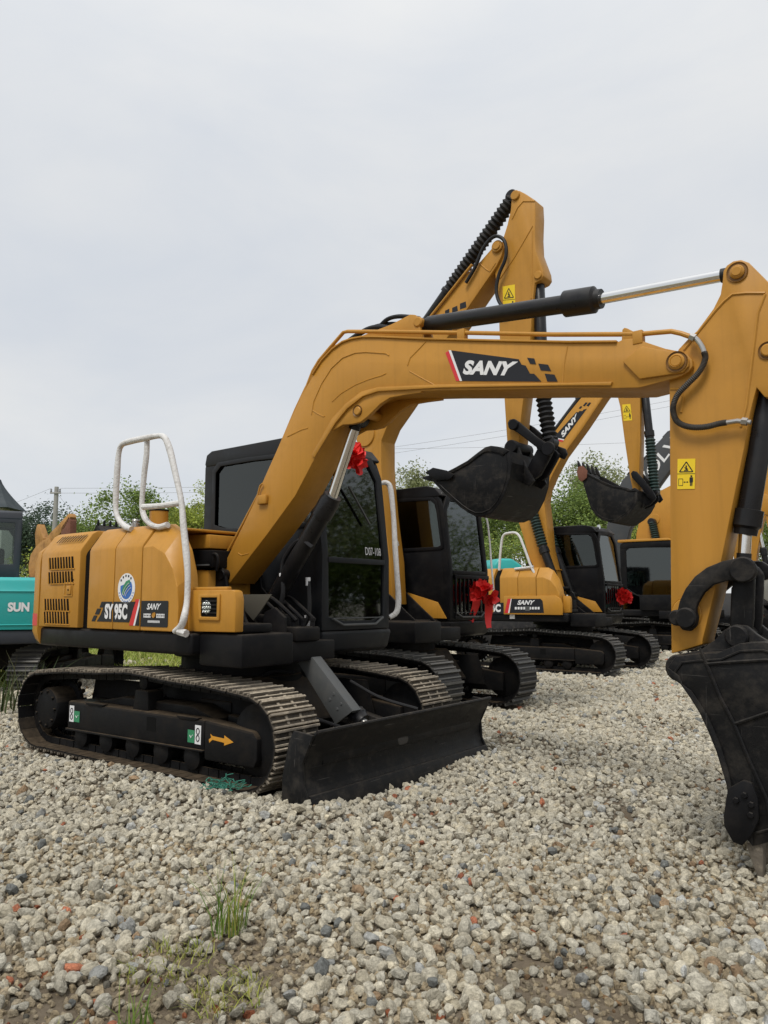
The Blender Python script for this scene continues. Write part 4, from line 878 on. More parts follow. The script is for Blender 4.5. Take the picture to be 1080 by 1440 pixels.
def cab(root, rot, pal='cab', seed=1, writing=False, rail=0, grille=False, yellow_roof=False, side_panel=False, hazy=False):
    """operator's cab on the left of the machine: hollow, with glass on every side, seat and levers inside"""
    v0, v1, ub, uf, z0, z1 = 0.20, 1.15, -0.90, 0.78, 1.03, 2.82
    lean = lambda q: Vector((q.x - max(0.0, q.z - 1.70) * 0.12, q.y, q.z))
    mb = MB().use(pal)
    so = [(-.90, 1.72), (-.42, 1.38), (-.42, z0), (0.2, z0), (0.72, z0), (.78, 1.10), (.78, 1.70), (.685, 2.50), (.62, 2.66), (.50, 2.72), (-.2, 2.74), (-.82, 2.74), (-.90, 2.66)]
    si = [(-.74, 2.04), (-.60, 2.0), (-.40, 1.98), (0.2, 1.98), (0.62, 1.98), (.67, 2.0), (.66, 2.08), (.60, 2.48), (.57, 2.58), (.50, 2.64), (-.2, 2.665), (-.66, 2.665), (-.74, 2.60)]
    mb.ring(so, si, v0, v0 + 0.05, 'y', bev=0.006)
    mb.ring(so, [(x, z if z > 2.2 else z - 0.55) for x, z in si], v1 - 0.05, v1, 'y', bev=0.006)
    # raised window surround on the near side
    mb.ring([(cxx * 1.04 - 0.002, 2.33 + (z - 2.33) * 1.08) for cxx, z in si], [(cxx * 0.97, 2.33 + (z - 2.33) * 0.95) for cxx, z in si], v0 - 0.012, v0 - 0.001, 'y', bev=0.004)
    fo = [(v0 + 0.002, z0), (.5, z0), (.9, z0), (v1 - 0.002, z0), (v1 - 0.002, 1.7), (v1 - 0.01, 2.5), (v1 - 0.13, 2.70), (.7, 2.72), (v0 + 0.13, 2.70), (v0 + 0.01, 2.5), (v0 + 0.002, 1.7)]
    fi = [(v0 + 0.09, 1.15), (.5, 1.11), (.9, 1.11), (v1 - 0.09, 1.15), (v1 - 0.08, 1.7), (v1 - 0.085, 2.46), (v1 - 0.19, 2.62), (.7, 2.63), (v0 + 0.19, 2.62), (v0 + 0.085, 2.46), (v0 + 0.08, 1.7)]
    mb.ring(fo, fi, uf - 0.045, uf + 0.002, 'x', shear=lean, bev=0.006)
    mb.box((0.755, v0 + 0.075, 1.635), (0.79, v1 - 0.075, 1.685), 0.006)
    mb.ring([(v0 + .002, 1.72), (v1 - .002, 1.72), (v1 - .002, 2.72), (v0 + .002, 2.72)], [(v0 + .1, 1.95), (v1 - .1, 1.95), (v1 - .1, 2.62), (v0 + .1, 2.62)], ub + .001, ub + 0.05, 'x', bev=0.005)
    mb.box((-0.42, v0 + .05, z0 - 0.0), (-0.38, v1 - .05, 1.42), 0.004)
    mb.prism([(-.9, 1.72), (-.42, 1.38), (-.40, 1.42), (-.88, 1.76)], v0 + .05, v1 - .05)
    # roof with rounded rim
    mb.prism([(-.905, 2.69), (-.88, 2.79), (-.80, 2.825), (.42, 2.825), (.56, 2.79), (.66, 2.68), (.64, 2.665), (-.88, 2.665)], v0 - 0.006, v1 + 0.006, bev=0.03, seg=3)
    mb.prism([(-.55, 2.82), (-.50, 2.85), (.25, 2.85), (.32, 2.82)], v0 + .15, v1 - .15, bev=0.012)
    # floor and front apron
    mb.box((-0.40, v0 + .01, z0 + 0.0), (0.74, v1 - .01, z0 + 0.04), 0.0)
    mb.prism([(0.08, z0 - 0.006), (0.785, z0 - 0.006), (0.79, z0 - .04), (0.75, z0 - .18), (0.68, z0 - .215), (0.08, z0 - .215)], v0 + .005, v1 + 0.02, bev=0.02)
    o = mb.build('cab', root, rot=rot)
    gk = 'glass_grey' if hazy else 'glass_dark'
    if pal == 'teal_dark': gk = 'glass_clear'
    def pane(pts, lo, hi, ax, shear=None, key='glass_clear' if pal == 'teal_dark' else 'glass_dark'):
        g = MB().use(key); b = MB(); g.prism(pts, lo, hi, ax)
        if shear: g.v = [tuple(shear(Vector(q))) for q in g.v]
        return g.build('window', o)
    pane(si, v0 + .016, v0 + .022, 'y', key='glass')
    pane([(x, z if z > 2.2 else z - 0.55) for x, z in si], v1 - .026, v1 - .02, 'y')
    up = [(v0 + .08, 1.68), (v1 - .08, 1.68), (v1 - .085, 2.47), (v1 - .19, 2.625), (v0 + .19, 2.625), (v0 + .085, 2.47)]
    pane(up, uf - .026, uf - .02, 'x', lean, gk)
    pane([(v0 + .08, 1.15), (.5, 1.10), (.9, 1.10), (v1 - .08, 1.15), (v1 - .08, 1.64), (v0 + .08, 1.64)], uf - .026, uf - .02, 'x', None)
    pane([(v0 + .1, 1.95), (v1 - .1, 1.95), (v1 - .1, 2.62), (v0 + .1, 2.62)], ub + .02, ub + .026, 'x')
    # inside: seat, console, levers
    s_ = MB().use('seat'); s_.box((-.45, .42, 1.42), (.05, .92, 1.56), 0.05); s_.prism([(-.58, 1.5), (-.42, 1.5), (-.50, 2.22), (-.62, 2.22)], .43, .91, bev=0.05); s_.box((-.60, .52, 2.2), (-.5, .82, 2.42), 0.04); s_.box((-.4, .5, 1.06), (0, .84, 1.44), 0.03)
    s_.box((-.3, .27, 1.2), (.25, .40, 1.62), 0.03); s_.box((-.3, .94, 1.2), (.25, 1.07, 1.62), 0.03); s_.build('driver_seat', o)
    l = MB().use('lever')
    for dv in (0.0, 0.055): l.tube([(.66, .34 + dv, 1.60), (.68, .43 + dv, 1.42), (.69, .50 + dv, 1.30), (.69, .48 + dv, 1.20), (.67, .44 + dv, 1.14)], 0.013, 8, smooth=4)
    l.build('travel_lever', o)
    wp = MB().use('dark_fill'); wp.bar((.735, .60, 2.36), (.772, .86, 2.02), 0.022, 0.012)
    if writing: wp.build('wiper', o, mats=['guard'])
    g = MB().use('guard'); g.tube([(.80, v0 + .12, 1.135), (.815, v0 + .25, 1.075), (.815, v1 - .25, 1.075), (.80, v1 - .12, 1.135)], 0.012, 8); g.tube([(.80, v0 + .12, 1.135), (.80, v1 - .12, 1.135)], 0.006, 6); g.build('window_guard', o)
    if rail:
        h = MB().use('white_wrap'); r_ = random.Random(5)
        h.tube([(.66, v1 + .0, 2.46), (.70, v1 + .06, 2.47), (.73, v1 + .09, 2.40), (.76, v1 + .10, 2.1), (.775, v1 + .10, 1.85), (.80, v1 + .10, 1.55), (.81, v1 + .11, 1.3), (.80, v1 + .09, 1.18), (.76, v1 + .03, 1.13)], [rail * q_ for q_ in (0.022, 0.026, 0.028, 0.025, 0.028, 0.026, 0.029, 0.028, 0.024)], 10, smooth=4)
        h.tube([(.77, v1 + .10, 1.86), (.74, v1 + .17, 1.88), (.72, v1 + .21, 1.85)], 0.018 * rail, 8, smooth=3); h.build('grab_rail', o)
    if writing:
        t = MB().use('white'); a = lambda y, z: lean(Vector((uf - .017, y, z)))
        letter(t, 'D07-108', [a(v0 + .62, 1.725), a(v1 - .10, 1.725), a(v1 - .10, 1.80), a(v0 + .62, 1.80)], bold=-0.005); t.build('chalk_marking', o); t = MB().use('white'); t.box((.57, v0 - .003, 1.065), (.67, v0 - .001, 1.165)); t.build('paper_label', o)
    if grille:
        q = MB().use('black')
        q.box((uf + .01, v0 + .1, 1.05), (uf + .03, v1 - .02, 1.09), 0.004); q.box((uf + .01, v0 + .1, 1.58), (uf + .03, v1 - .02, 1.63), 0.004)
        for i in range(9): yy = v0 + .12 + i * (v1 - v0 - .16) / 8; q.box((uf + .012, yy - .012, 1.085), (uf + .028, yy + .012, 1.585), 0.003)
        q.build('front_guard', o)
    if side_panel:
        q = MB().use('yellow'); q.prism([(.10, 1.06), (.74, 1.06), (.60, 1.27), (.10, 1.40)], v0 - .02, v0 - .002, bev=0.006); q.build('side_panel', o)
    if yellow_roof:
        q = MB().use('yellow'); q.prism([(-.95, 2.83), (.45, 2.83), (.40, 2.89), (-.95, 2.90)], v0 - .05, v1 + .03, bev=0.015); q.build('roof_cover', o)
    m_ = MB().use('lamp'); m_.lathe((.60, v0 + .2, 2.79), (.68, v0 + .2, 2.79), [(0, .03), (.02, .045), (.05, .045)], 12); m_.build('cab_lamp', o)
    return o

def hood_section(u, zt, sgn=-1, vin=-0.45, z0=1.052, vo=1.08):
    s_ = sgn
    return [(u, s_ * vo, z0), (u, s_ * vo, zt - 0.205), (u, s_ * (vo - .010), zt - 0.175), (u, s_ * (vo - .115), zt - 0.030), (u, s_ * (vo - .165), zt), (u, vin, zt + 0.004), (u, vin, z0)]

def upper_body(root, rot, paint='yellow', skirt='black', detail=True, tail_mark=True, toolbox=True, toolbox_end=1.04, tank=True):
    # deck / skirt
    d = MB().use(skirt)
    plan = [(.60, -1.06), (-1.66, -1.06), (-1.86, -1.02), (-2.0, -.93), (-2.10, -.7), (-2.16, -.3), (-2.16, .3), (-2.10, .7), (-2.0, .93), (-1.86, 1.02), (-1.66, 1.06), (.60, 1.06)]
    d.prism(plan, 0.875, 1.045, 'z', bev=0.03, seg=3)
    d.prism([(.60, -.98), (.601, -.45), (1.1, -.45), (1.1, -.98)], 0.80, 1.045, 'z', bev=0.02)
    d.box((.602, -.44, .80), (0.95, .19, .96), 0.01)
    d.build('deck_skirt', root, rot=rot)
    # tail weight: strip of paint wrapping the rear
    t = MB().use(paint); out = [(-1.72, -1.085), (-1.90, -1.04), (-2.05, -.95), (-2.16, -.7), (-2.22, -.3), (-2.22, .3), (-2.16, .7), (-2.05, .95), (-1.90, 1.04), (-1.72, 1.085)]
    secs = []
    for z, k, dx in ((0.885, 0.965, 0.07), (0.93, 0.985, 0.03), (1.0, 1.0, 0.0), (1.66, 1.0, 0.0), (1.76, 0.985, 0.02), (1.87, 0.90, 0.12), (1.90, 0.85, 0.17)): secs.append([(min(-1.722, x + dx) if i not in (0, 9) else -1.722, y * k, z) for i, (x, y) in enumerate(out)])
    t.loft(secs, bev=0.012); to = t.build('counterweight', root, rot=rot)
    if tail_mark:
        q = MB().use('red')
        for s_ in (-1, 1):
            a = [(-1.735, s_ * 1.083), (-1.90, s_ * 1.0435), (-1.985, s_ * 0.997)]
            for (p, r_) in zip(a, a[1:]): q.add([(p[0], p[1], 1.055), (r_[0], r_[1], 1.055), (r_[0], r_[1], 1.17), (p[0], p[1], 1.17)], [(0, 1, 2, 3)])
        q.build('red_reflector', to)
    # engine hood in panels
    def panel(name, us, zts, sgn=-1, vin=-.45, bev=0.010, vo=1.08):
        k = MB().use(paint); k.loft([hood_section(u, z, sgn, vin, vo=vo) for u, z in zip(us, zts)], bev=bev); return k.build(name, root, rot=rot, sharp=24)
    dk = MB().use('dark_fill'); dk.loft([hood_section(u, 1.90, -1, .18, vo=1.03) for u in (-1.73, -.80)]); dk.loft([hood_section(u, 1.84, 1, .0, vo=1.03) for u in (-1.70, -.95)])  # solid dark block painted as the shade behind the hood gaps
    dk.build('bay_shade_block', root, rot=rot)
    door = panel('hood_door', (-1.694, -1.00), (1.935, 1.935), vo=1.088)
    p2 = panel('hood_panel', (-.855, -.452), (1.935, 1.935), vin=-.86); p3 = panel('hood_panel', (-.444, -.052), (1.935, 1.935), vin=-.86)
    hb = bmesh.new()
    for x, z in ((-.04, 1.052), (-.04, 1.73), (.10, 1.735), (.26, 1.67), (.37, 1.55), (.435, 1.40), (.455, 1.25), (.455, 1.052)): hb.verts.new((x, -1.08, z))
    for x, z in ((-.04, 1.052), (-.04, 1.93), (.13, 1.925), (.25, 1.86), (.36, 1.70), (.435, 1.50), (.465, 1.30), (.465, 1.052)): hb.verts.new((x, -.925, z))
    for x, z in ((-.04, 1.052), (-.04, 1.935), (.13, 1.93), (.25, 1.865), (.36, 1.705), (.435, 1.505), (.465, 1.30), (.465, 1.052)): hb.verts.new((x, -.88, z))
    r_ = bmesh.ops.convex_hull(hb, input=hb.verts); bmesh.ops.dissolve_limit(hb, angle_limit=R(4), verts=hb.verts, edges=hb.edges)
    k = MB().use(paint); k._bev(hb, .008); k.bm(hb); p4 = k.build('hood_panel', root, rot=rot, sharp=14)
    panel('hood_panel', (-1.70, -.95), (1.92, 1.92), 1, .1)
    top = MB().use(paint); top.box((-1.70, -.88, 1.90), (-.03, .15, 1.925), 0.01); top.build('hood_top', root, rot=rot)
    if detail:
        vz = -1.0885
        for (u0, zc, hh) in ((-1.53, 1.64, .055), (-1.53, 1.505, .055), (-1.58, 1.255, .055), (-1.58, 1.135, .055)):
            lv = MB()
            for i in range(9):
                u = u0 + i * 0.050
                lv.use('dark_fill').prism([(u - .016, zc + hh), (u + .012, zc + hh), (u + .034, zc - hh), (u + .006, zc - hh)], vz - .003, vz - .0005)  # slit laid on the door as a dark strip, its shade painted
                lv.use(paint).prism([(u - .026, zc + hh), (u - .016, zc + hh), (u + .006, zc - hh), (u - .006, zc - hh)], vz - .010, vz - .0005, bev=0.002)
            lv.use(paint).tube([(u0 + .02, vz - .003, zc - hh - .004), (u0 + .45, vz - .003, zc - hh - .004)], 0.006, 6); lv.build('louvre', door)
        lv = MB().use('dark_fill')
        for i in range(10):                                # slots on the sloped shoulder, flat strips with their shade painted dark
            u = -1.51 + i * 0.047; a = Vector((u, -1.044, 1.832)); b = Vector((u + .012, -.985, 1.895)); nn = Vector((0, -.80, .60)) * 0.006
            lv.add([a + nn, a + nn + Vector((.020, 0, 0)), b + nn + Vector((.020, 0, 0)), b + nn], [(0, 1, 2, 3)])
        lv.build('louvre', door)
        k = MB().use(paint); k.ring([(-1.25, 1.33), (-1.10, 1.33), (-1.10, 1.46), (-1.25, 1.46)], [(-1.235, 1.345), (-1.115, 1.345), (-1.115, 1.445), (-1.235, 1.445)], vz - .006, vz - .0005, bev=.002)
        k.box((-1.19, vz - .014, 1.35), (-1.12, vz - .0005, 1.43), .004); k.use('dark_fill').disc((-1.155, 1.39), .010, vz - .018, vz - .012, 10); k.use('dark_fill').box((-1.28, vz - .003, 1.475), (-1.09, vz - .0005, 1.487))
        k.build('door_latch', door)
    if toolbox:
        e = toolbox_end
        k = MB().use(paint)
        k.prism([(.475, 1.055), (e, 1.062), (e + .005, 1.30), (e - .015, 1.365), (e - .05, 1.375), (.475, 1.375)], -1.0, -.915, bev=0.009, seg=2)
        k.box((.475, -.97, 1.372), (e - .13, -.925, 1.40), 0.008); k.use('black').box((.475, -.905, 1.05), (e - .02, -.60, 1.12), 0.015).box((.475, -.60, 1.05), (.50, -.46, 1.30), .006); bx = k.build('tool_box', root, rot=rot)
        if e > 0.9:
            L = MB().use(paint); L.ring([(.62, 1.145), (.875, 1.145), (.875, 1.345), (.62, 1.345)], [(.652, 1.172), (.845, 1.172), (.845, 1.318), (.652, 1.318)], -1.016, -1.0005, bev=.006)
            L.use('dark_fill').box((.652, -1.004, 1.172), (.845, -1.0008, 1.318)); L.use('black')
            for i in range(4): L.tube([(.655, -1.012, 1.20 + i * .03), (.845, -1.012, 1.20 + i * .03)], .0045, 6)
            L.use('lamp').lathe((.715, -1.004, 1.245), (.715, -1.011, 1.245), [(0, .052), (.004, .052), (.0045, .04)], 20)
            for i in range(3):
                for j in range(3): L.disc((.685 + .03 * i, 1.218 + .028 * j), .012, -1.009, -1.013, 8)
            L.build('work_light', bx)
    # between hood and cab: tank, bracket, filler, breather
    if not tank: return dict(door=door, p2=p2, p3=p3, p4=p4, tail=to)
    k = MB().use(paint); k.prism([(-.80, 1.77), (.015, 1.755), (.015, 1.877), (-.80, 1.92)], -.44, .10, bev=.010); k.prism([(-.60, 1.06), (.008, 1.06), (.008, 1.562), (-.60, 1.585)], -.44, .10, bev=.010); k.build('tank_cover', root, rot=rot)
    k = MB().use('black'); k.prism([(-.55, 1.59), (.09, 1.583), (.09, 1.735), (-.55, 1.755)], -.46, .06, bev=.006); k.tube([(.075, -.45, 1.70), (.13, -.45, 1.69), (.15, -.45, 1.63), (.13, -.45, 1.55)], .014, 8, smooth=3); k.use('guard').prism([(-.42, 1.602), (.05, 1.597), (.05, 1.612), (-.42, 1.617)], -.475, -.461, bev=.003); k.build('tank_bracket', root, rot=rot)
    k = MB().use(paint); k.lathe((-.21, -.82, 1.90), (-.21, -.82, 2.07), [(0, .08), (.165, .08)], 20); k.use('black').lathe((-.21, -.82, 2.066), (-.21, -.82, 2.09), [(0, .084), (.012, .087), (.016, .07)], 20); k.build('exhaust_stack', root, rot=rot)
    k = MB().use('steel'); k.lathe((-.59, -.80, 1.915), (-.59, -.80, 2.04), [(0, .065), (.02, .065), (.022, .04), (.07, .04), (.075, .028), (.09, .026), (.093, .036), (.108, .03)], 14); k.build('breather_cap', root, rot=rot)
    return dict(door=door, p2=p2, p3=p3, p4=p4, tail=to)

def hood_badges(b, code='SY 95C', emblem=True, logo_at=None):
    v = -1.0815
    Q = lambda x, z, h=0.0: (x, v - h, z)
    def pl(mb, key, pts, h): mb.use(key); n = len(pts); mb.add([Q(x, z, h) for x, z in pts] + [Q(x, z, 0) for x, z in pts], [tuple(range(n))] + [(i, (i + 1) % n, n + (i + 1) % n, n + i) for i in range(n)])
    # model decal runs over two panels
    mb = MB()
    def tail():
        for pts in ([(-.775, 1.115), (-.72, 1.115), (-.685, 1.165), (-.74, 1.165)], [(-.725, 1.175), (-.66, 1.175), (-.63, 1.225), (-.69, 1.225)], [(-.655, 1.235), (-.60, 1.235), (-.57, 1.285), (-.625, 1.285)]): pl(mb, 'ink', pts, .002)
        pl(mb, 'ink', [(-.69, 1.115), (-.46, 1.115), (-.46, 1.285), (-.565, 1.285), (-.60, 1.225), (-.63, 1.175)], .002)
    tail(); mb.build('model_decal', b['p2'])
    mb = MB(); pl(mb, 'ink', [(-.442, 1.115), (-.20, 1.115), (-.11, 1.285), (-.442, 1.285)], .002)
    pl(mb, 'red', [(-.195, 1.09), (-.135, 1.09), (-.06, 1.305), (-.115, 1.305)], .002); pl(mb, 'white', [(-.135, 1.09), (-.112, 1.09), (-.057, 1.25), (-.057, 1.305), (-.06, 1.305)], .002); pl(mb, 'ink', [(-.108, 1.09), (-.056, 1.09), (-.056, 1.245)], .002)
    mb.build('model_decal', b['p3'])
    mb = MB().use('white'); letter(mb, code, [Q(-.565, 1.135, .0045), Q(-.225, 1.135, .0045), Q(-.225, 1.268, .0045), Q(-.565, 1.268, .0045)], bold=0.05); mb.build('model_lettering', b['p3'])
    ou, ov_, par = logo_at or (0.0, 0.0, b['p4'])
    Q0 = Q
    Q = lambda x, z, h=0.0: Vector(Q0(x + ou, z, h)) + Vector((0, ov_, 0))
    mb = MB(); pl(mb, 'ink', [(-.03, 1.085), (.325, 1.085), (.335, 1.095), (.335, 1.285), (.327, 1.293), (-.03, 1.293)], .002)
    mb.use('white'); letter(mb, 'SANY', [Q(.05, 1.222, .004), Q(.23, 1.222, .004), Q(.245, 1.272, .004), Q(.055, 1.272, .004)], bold=0.03, shear=0.2)
    r_ = random.Random(11)
    for (u0, u1, z0, z1) in ((.01, .115, 1.158, 1.190), (.185, .30, 1.158, 1.190)):       # slogan too small to read: a row of strokes
        u = u0
        while u < u1 - .01:
            wd = r_.uniform(.008, .02); pl(mb, 'white', [(u, z0), (u + wd, z0), (u + wd, z0 + .011), (u, z0 + .011)], .004); pl(mb, 'white', [(u, z1 - .010), (u + wd, z1 - .010), (u + wd, z1), (u, z1)], .004)
            pl(mb, 'white', [(u, z0), (u + .006, z0), (u + .006, z1), (u, z1)], .0042); u += wd + .005
    for i in range(11): pl(mb, 'white', [(.07 + i * .015, 1.118), (.079 + i * .015, 1.118), (.079 + i * .015, 1.136), (.07 + i * .015, 1.136)], .004)
    mb.use('yellow').disc((.15 + ou, 1.180), .022, v + ov_ - .004, v + ov_ - .005, 16); mb.build('logo_decal', par)
    Q = Q0
    if emblem:
        mb = MB(); c = (-.255, 1.395)
        circ = lambda r, n=40, a0=0, a1=360: [(c[0] + r * .98 * math.cos(R(a)), c[1] + r * math.sin(R(a))) for a in np.linspace(a0, a1, n, endpoint=(a1 - a0 != 360))]
        pl(mb, 'white', circ(.128), .002)
        pl(mb, 'blue', circ(.088, 24, 165, 400), .0035)
        pl(mb, 'green', [(c[0] - .065, c[1] - .035), (c[0] - .045, c[1] + .02), (c[0] - .005, c[1] + .06), (c[0] + .045, c[1] + .075), (c[0] + .06, c[1] + .045), (c[0] + .02, c[1] + .02), (c[0] - .015, c[1] - .02), (c[0] - .03, c[1] - .06)], .0045)
        for q in range(3): mb.use('white').tube([(c[0] - .05 + .022 * q, v - .0055, c[1] - .055 - .004 * q), (c[0] - .03 + .022 * q, v - .0055, c[1] - .01 - .012 * q), (c[0] + .005 + .022 * q, v - .0055, c[1] + .025 - .016 * q), (c[0] + .04 + .015 * q, v - .0055, c[1] + .045 - .02 * q)], .003, 5, smooth=4)
        for a in (140, 118, 96, 74, 52): x, z = c[0] + .104 * math.cos(R(a)), c[1] + .106 * math.sin(R(a)); pl(mb, 'ink', [(x - .009, z - .008), (x + .009, z - .008), (x + .009, z + .01), (x - .009, z + .01)], .0035)
        for a in range(200, 345, 14): x, z = c[0] + .108 * math.cos(R(a)), c[1] + .108 * math.sin(R(a)); pl(mb, 'blue', [(x - .006, z - .005), (x + .006, z - .005), (x + .006, z + .005), (x - .006, z + .005)], .0035)
        mb.build('round_badge', b['p3'])

def undercarriage(root, rot_t, rot_u, km='frame'):
    f = MB().use(km)
    f.prism([(-.75, .28), (-.55, .66), (.55, .66), (.85, .28)], -.5, .5, bev=.03); f.box((-.62, -.70, .30), (-.22, .70, .5), .03); f.box((.22, -.70, .30), (.62, .70, .5), .03)
    f.lathe((0, 0, .60), (0, 0, .88), [(0, .60), (.05, .60), (.06, .56), (.20, .56), (.21, .62), (.28, .62)], 40); f.build('centre_frame', root, rot=rot_t)

def boom_mount(root, rot, u=.145, z=1.52, clutter=True):
    k = MB().use('black')
    for vv in (-.36, .045): k.prism([(u - .34, .95), (u + .62, .95), (u + .34, 1.16), (u + .02, 1.41), (u - .02, 1.55), (u - .10, 1.62), (u - .22, 1.58), (u - .30, 1.40)], vv, vv + .03, bev=.008)
    k.box((u - .3, -.32, .95), (u + .6, .04, 1.0), .006); k.disc((u - .06, z), .05, -.37, .09, 20)
    if not clutter: k.build('boom_mount', root, rot=rot); return
    k.prism([(.70, .92), (.98, .92), (.98, 1.16), (.86, 1.24), (.74, 1.20)], -.44, -.41, bev=.006); k.box((.50, -.32, 1.0), (.72, .0, 1.18), .03); k.box((.74, -.30, .96), (.98, -.02, 1.08), .02)
    for q_ in range(4): k.lathe((.80 + .05 * q_, -.27 + .06 * q_, 1.075), (.80 + .05 * q_, -.27 + .06 * q_, 1.15), [(0, .02), (.05, .02), (.051, .026), (.075, .026)], 8)
    k.use('tan').prism([(.40, 1.345), (.84, 1.345), (.70, 1.20), (.62, 1.13), (.50, 1.22)], -.452, -.442, bev=.003); k.use('black')
    for y0, dx in ((-.33, 0), (-.25, .05), (-.12, .0), (-.04, .06)): k.tube([(.42 + dx, y0, 1.30), (.58 + dx, y0 - .02, 1.32), (.74 + dx, y0, 1.22), (.84 + dx, y0 + .03, 1.13)], .017, 8, smooth=5)
    for dz in (0, .05): k.tube([(.45, -.47, 1.36 - dz), (.60, -.49, 1.10 - dz), (.80, -.47, 1.0 - dz), (1.0, -.40, 1.02)], .014, 7, smooth=5)
    k.build('boom_mount', root, rot=rot)

# ------------------------------------------------------------------ machine in front: yellow excavator with blade
def front_excavator():
    U = Frame(-1.28, 7.18, 39.0); yt = 37.4
    root = empty('excavator', (U.c[0], U.c[1], 0), -R(yt)); ro = -R(39.0 - yt)
    tag(root, 'nearest yellow excavator with dusty tracks, dozer blade and boom stretched across the picture', 'excavator', 'yellow excavators parked in a row')
    crawler(root, 0, -1, 'track_dusty', stickers=True); crawler(root, 0, 1, 'track_dusty', stickers=True); undercarriage(root, 0, ro)
    # dozer blade
    b = MB().use('black_worn'); prof = []
    for i in range(9):
        t = i / 8; z = -0.06 + .505 * t; prof.append((1.905 - .105 * math.sin(math.pi * min(1, t * 1.05)) + .02 * t, z))
    back = [(x - .022, z) for x, z in prof][::-1]
    b.prism(prof + back, -1.125, 1.125, bev=.004)
    b.prism([(1.89, -.075), (1.917, -.075), (1.878, .04), (1.855, .04)], -1.126, 1.126, bev=.004)
    for s_ in (-1, 1):
        y0, y1 = sorted((s_ * 1.127, s_ * 1.15)); b.prism([(1.64, -.06), (1.92, -.065), (1.83, .10), (1.82, .24), (1.915, .43), (1.74, .445), (1.70, .38), (1.64, .14)], y0, y1, bev=.006)
    b.tube([(1.925, -1.12, .447), (1.925, 1.12, .447)], .014, 8); b.bar((1.79, -.95, .25), (1.79, .95, .25), .07, .10, .01); b.bar((1.80, -1.0, .02), (1.80, 1.0, .02), .07, .08, .01)
    for s_ in (-1, 1): b.bar((.55, s_ * .38, .38), (1.80, s_ * .46, .10), .10, .15, .015)
    bl = b.build('dozer_blade', root)
    q = MB().use('guard'); q.prism([(.80, .775), (.96, .83), (1.40, .43), (1.22, .31)], -.13, -.118, bev=.003); q.prism([(.80, .775), (.96, .83), (1.40, .43), (1.38, .41), (.94, .80), (.81, .755)], -.118, -.02, bev=.003)
    for (x, z) in ((1.16, .50), (1.20, .545), (1.24, .43), (1.28, .475)): q.disc((x, z), .014, -.135, -.128, 6)
    q.build('cylinder_guard', bl)
    ram(bl, 'blade_cylinder', (.82, 0, .72), (1.40, 0, .33), (1.74, 0, .10), .065, .035, rod='steel')
    hs = MB().use('rubber'); hs.tube([(.45, -.28, .62), (.62, -.24, .70), (.80, -.18, .70)], .016, 8, smooth=6); hs.tube([(1.0, .32, .60), (1.3, .35, .48), (1.62, .45, .40)], .014, 8, smooth=6); hs.tube([(.75, -.35, .50), (1.1, -.35, .40), (1.55, -.45, .36)], .014, 8, smooth=6); hs.build('hydraulic_hose', bl)
    # house
    parts = upper_body(root, ro); hood_badges(parts)
    cab(root, ro, writing=True, rail=1.0); boom_mount(root, ro)
    # white wrapped hand rail
    h = MB().use('white_wrap'); P = lambda pts, v: [U.p3(x, y, v) for x, y in pts]
    a = P([(185, 744), (177, 741), (168, 732), (163, 718), (163, 695), (165, 660), (167, 638), (171, 626), (182, 621)], -.98) + P([(205, 616), (222, 613)], -1.0) + P([(231, 615), (238, 630), (246, 663), (255, 705), (258, 740), (262, 778), (264, 810), (263, 845)], -1.05) + P([(259, 868), (255, 880)], -1.10) + P([(246, 888)], -1.09)
    rad = [.0255 + .003 * math.sin(i * 1.7) for i in range(len(a))]
    h.tube(a, rad, 12, smooth=4)
    h.tube(P([(207, 616), (206, 640), (203, 665), (200, 700), (200, 715), (204, 729), (213, 738), (224, 741), (236, 738)], -.98), [.023, .025, .022, .025, .023, .026], 10, smooth=4)
    h.tube(P([(202, 713), (228, 711), (256, 707)], -1.03), [.027, .023, .026], 10, smooth=3)
    h.tube(P([(252, 888), (262, 891)], -1.095), .03, 8)
    h.build('hand_rail', root, rot=ro)
    # boom
    v0, v1 = -.30, 0.0
    top = [(359, 703), (396, 617), (422, 560), (440, 528), (453, 508), (468, 492), (482, 482), (495, 477.5), (510, 475), (533, 475), (565, 476.5), (599, 478), (700, 480.5), (800, 482.5), (866, 482), (876, 477), (888, 476), (905, 480), (920, 485), (935, 490), (955, 494), (966, 498), (973, 506), (974, 515), (968, 523), (958, 529), (941, 534), (899, 545), (860, 546), (800, 546), (700, 548), (620, 549), (560, 551), (533, 553), (512, 560), (490, 575), (473, 596), (453, 627), (439, 651), (415, 697), (378, 748), (322, 821), (319, 813), (314, 807), (310, 804)]
    B = MB().use('yellow'); outl = U.poly(top, v0); B.prism(outl, v0, v1, bev=.005)
    lug = U.poly([(453, 620), (466, 606), (482, 597), (495, 596), (507, 593), (517, 585), (525, 577), (534, 568), (548, 559), (570, 555), (592, 552), (592, 547), (533, 550), (512, 557), (490, 572), (473, 593)], v0)
    B.prism(lug, v0 + .002, v0 + .04, bev=.004); B.prism(lug, v1 - .04, v1 - .002, bev=.004)
    c = U.at(503, 578, v0); B.disc(c, .035, v0 + .003, v0 - .012); B.disc(c, .04, v0 + .04, v1 - .04, 16)
    c = U.at(952, 509, v0 - .02); B.prism(U.poly([(877, 509), (904, 488), (960, 498), (970, 506), (970, 516), (962, 525), (901, 534)], v0), v0 - .022, v0 - .001, bev=.006); B.disc(c, .047, v0 - .023, v0 - .040); B.disc(c, .034, v0 - .039, v0 - .046)
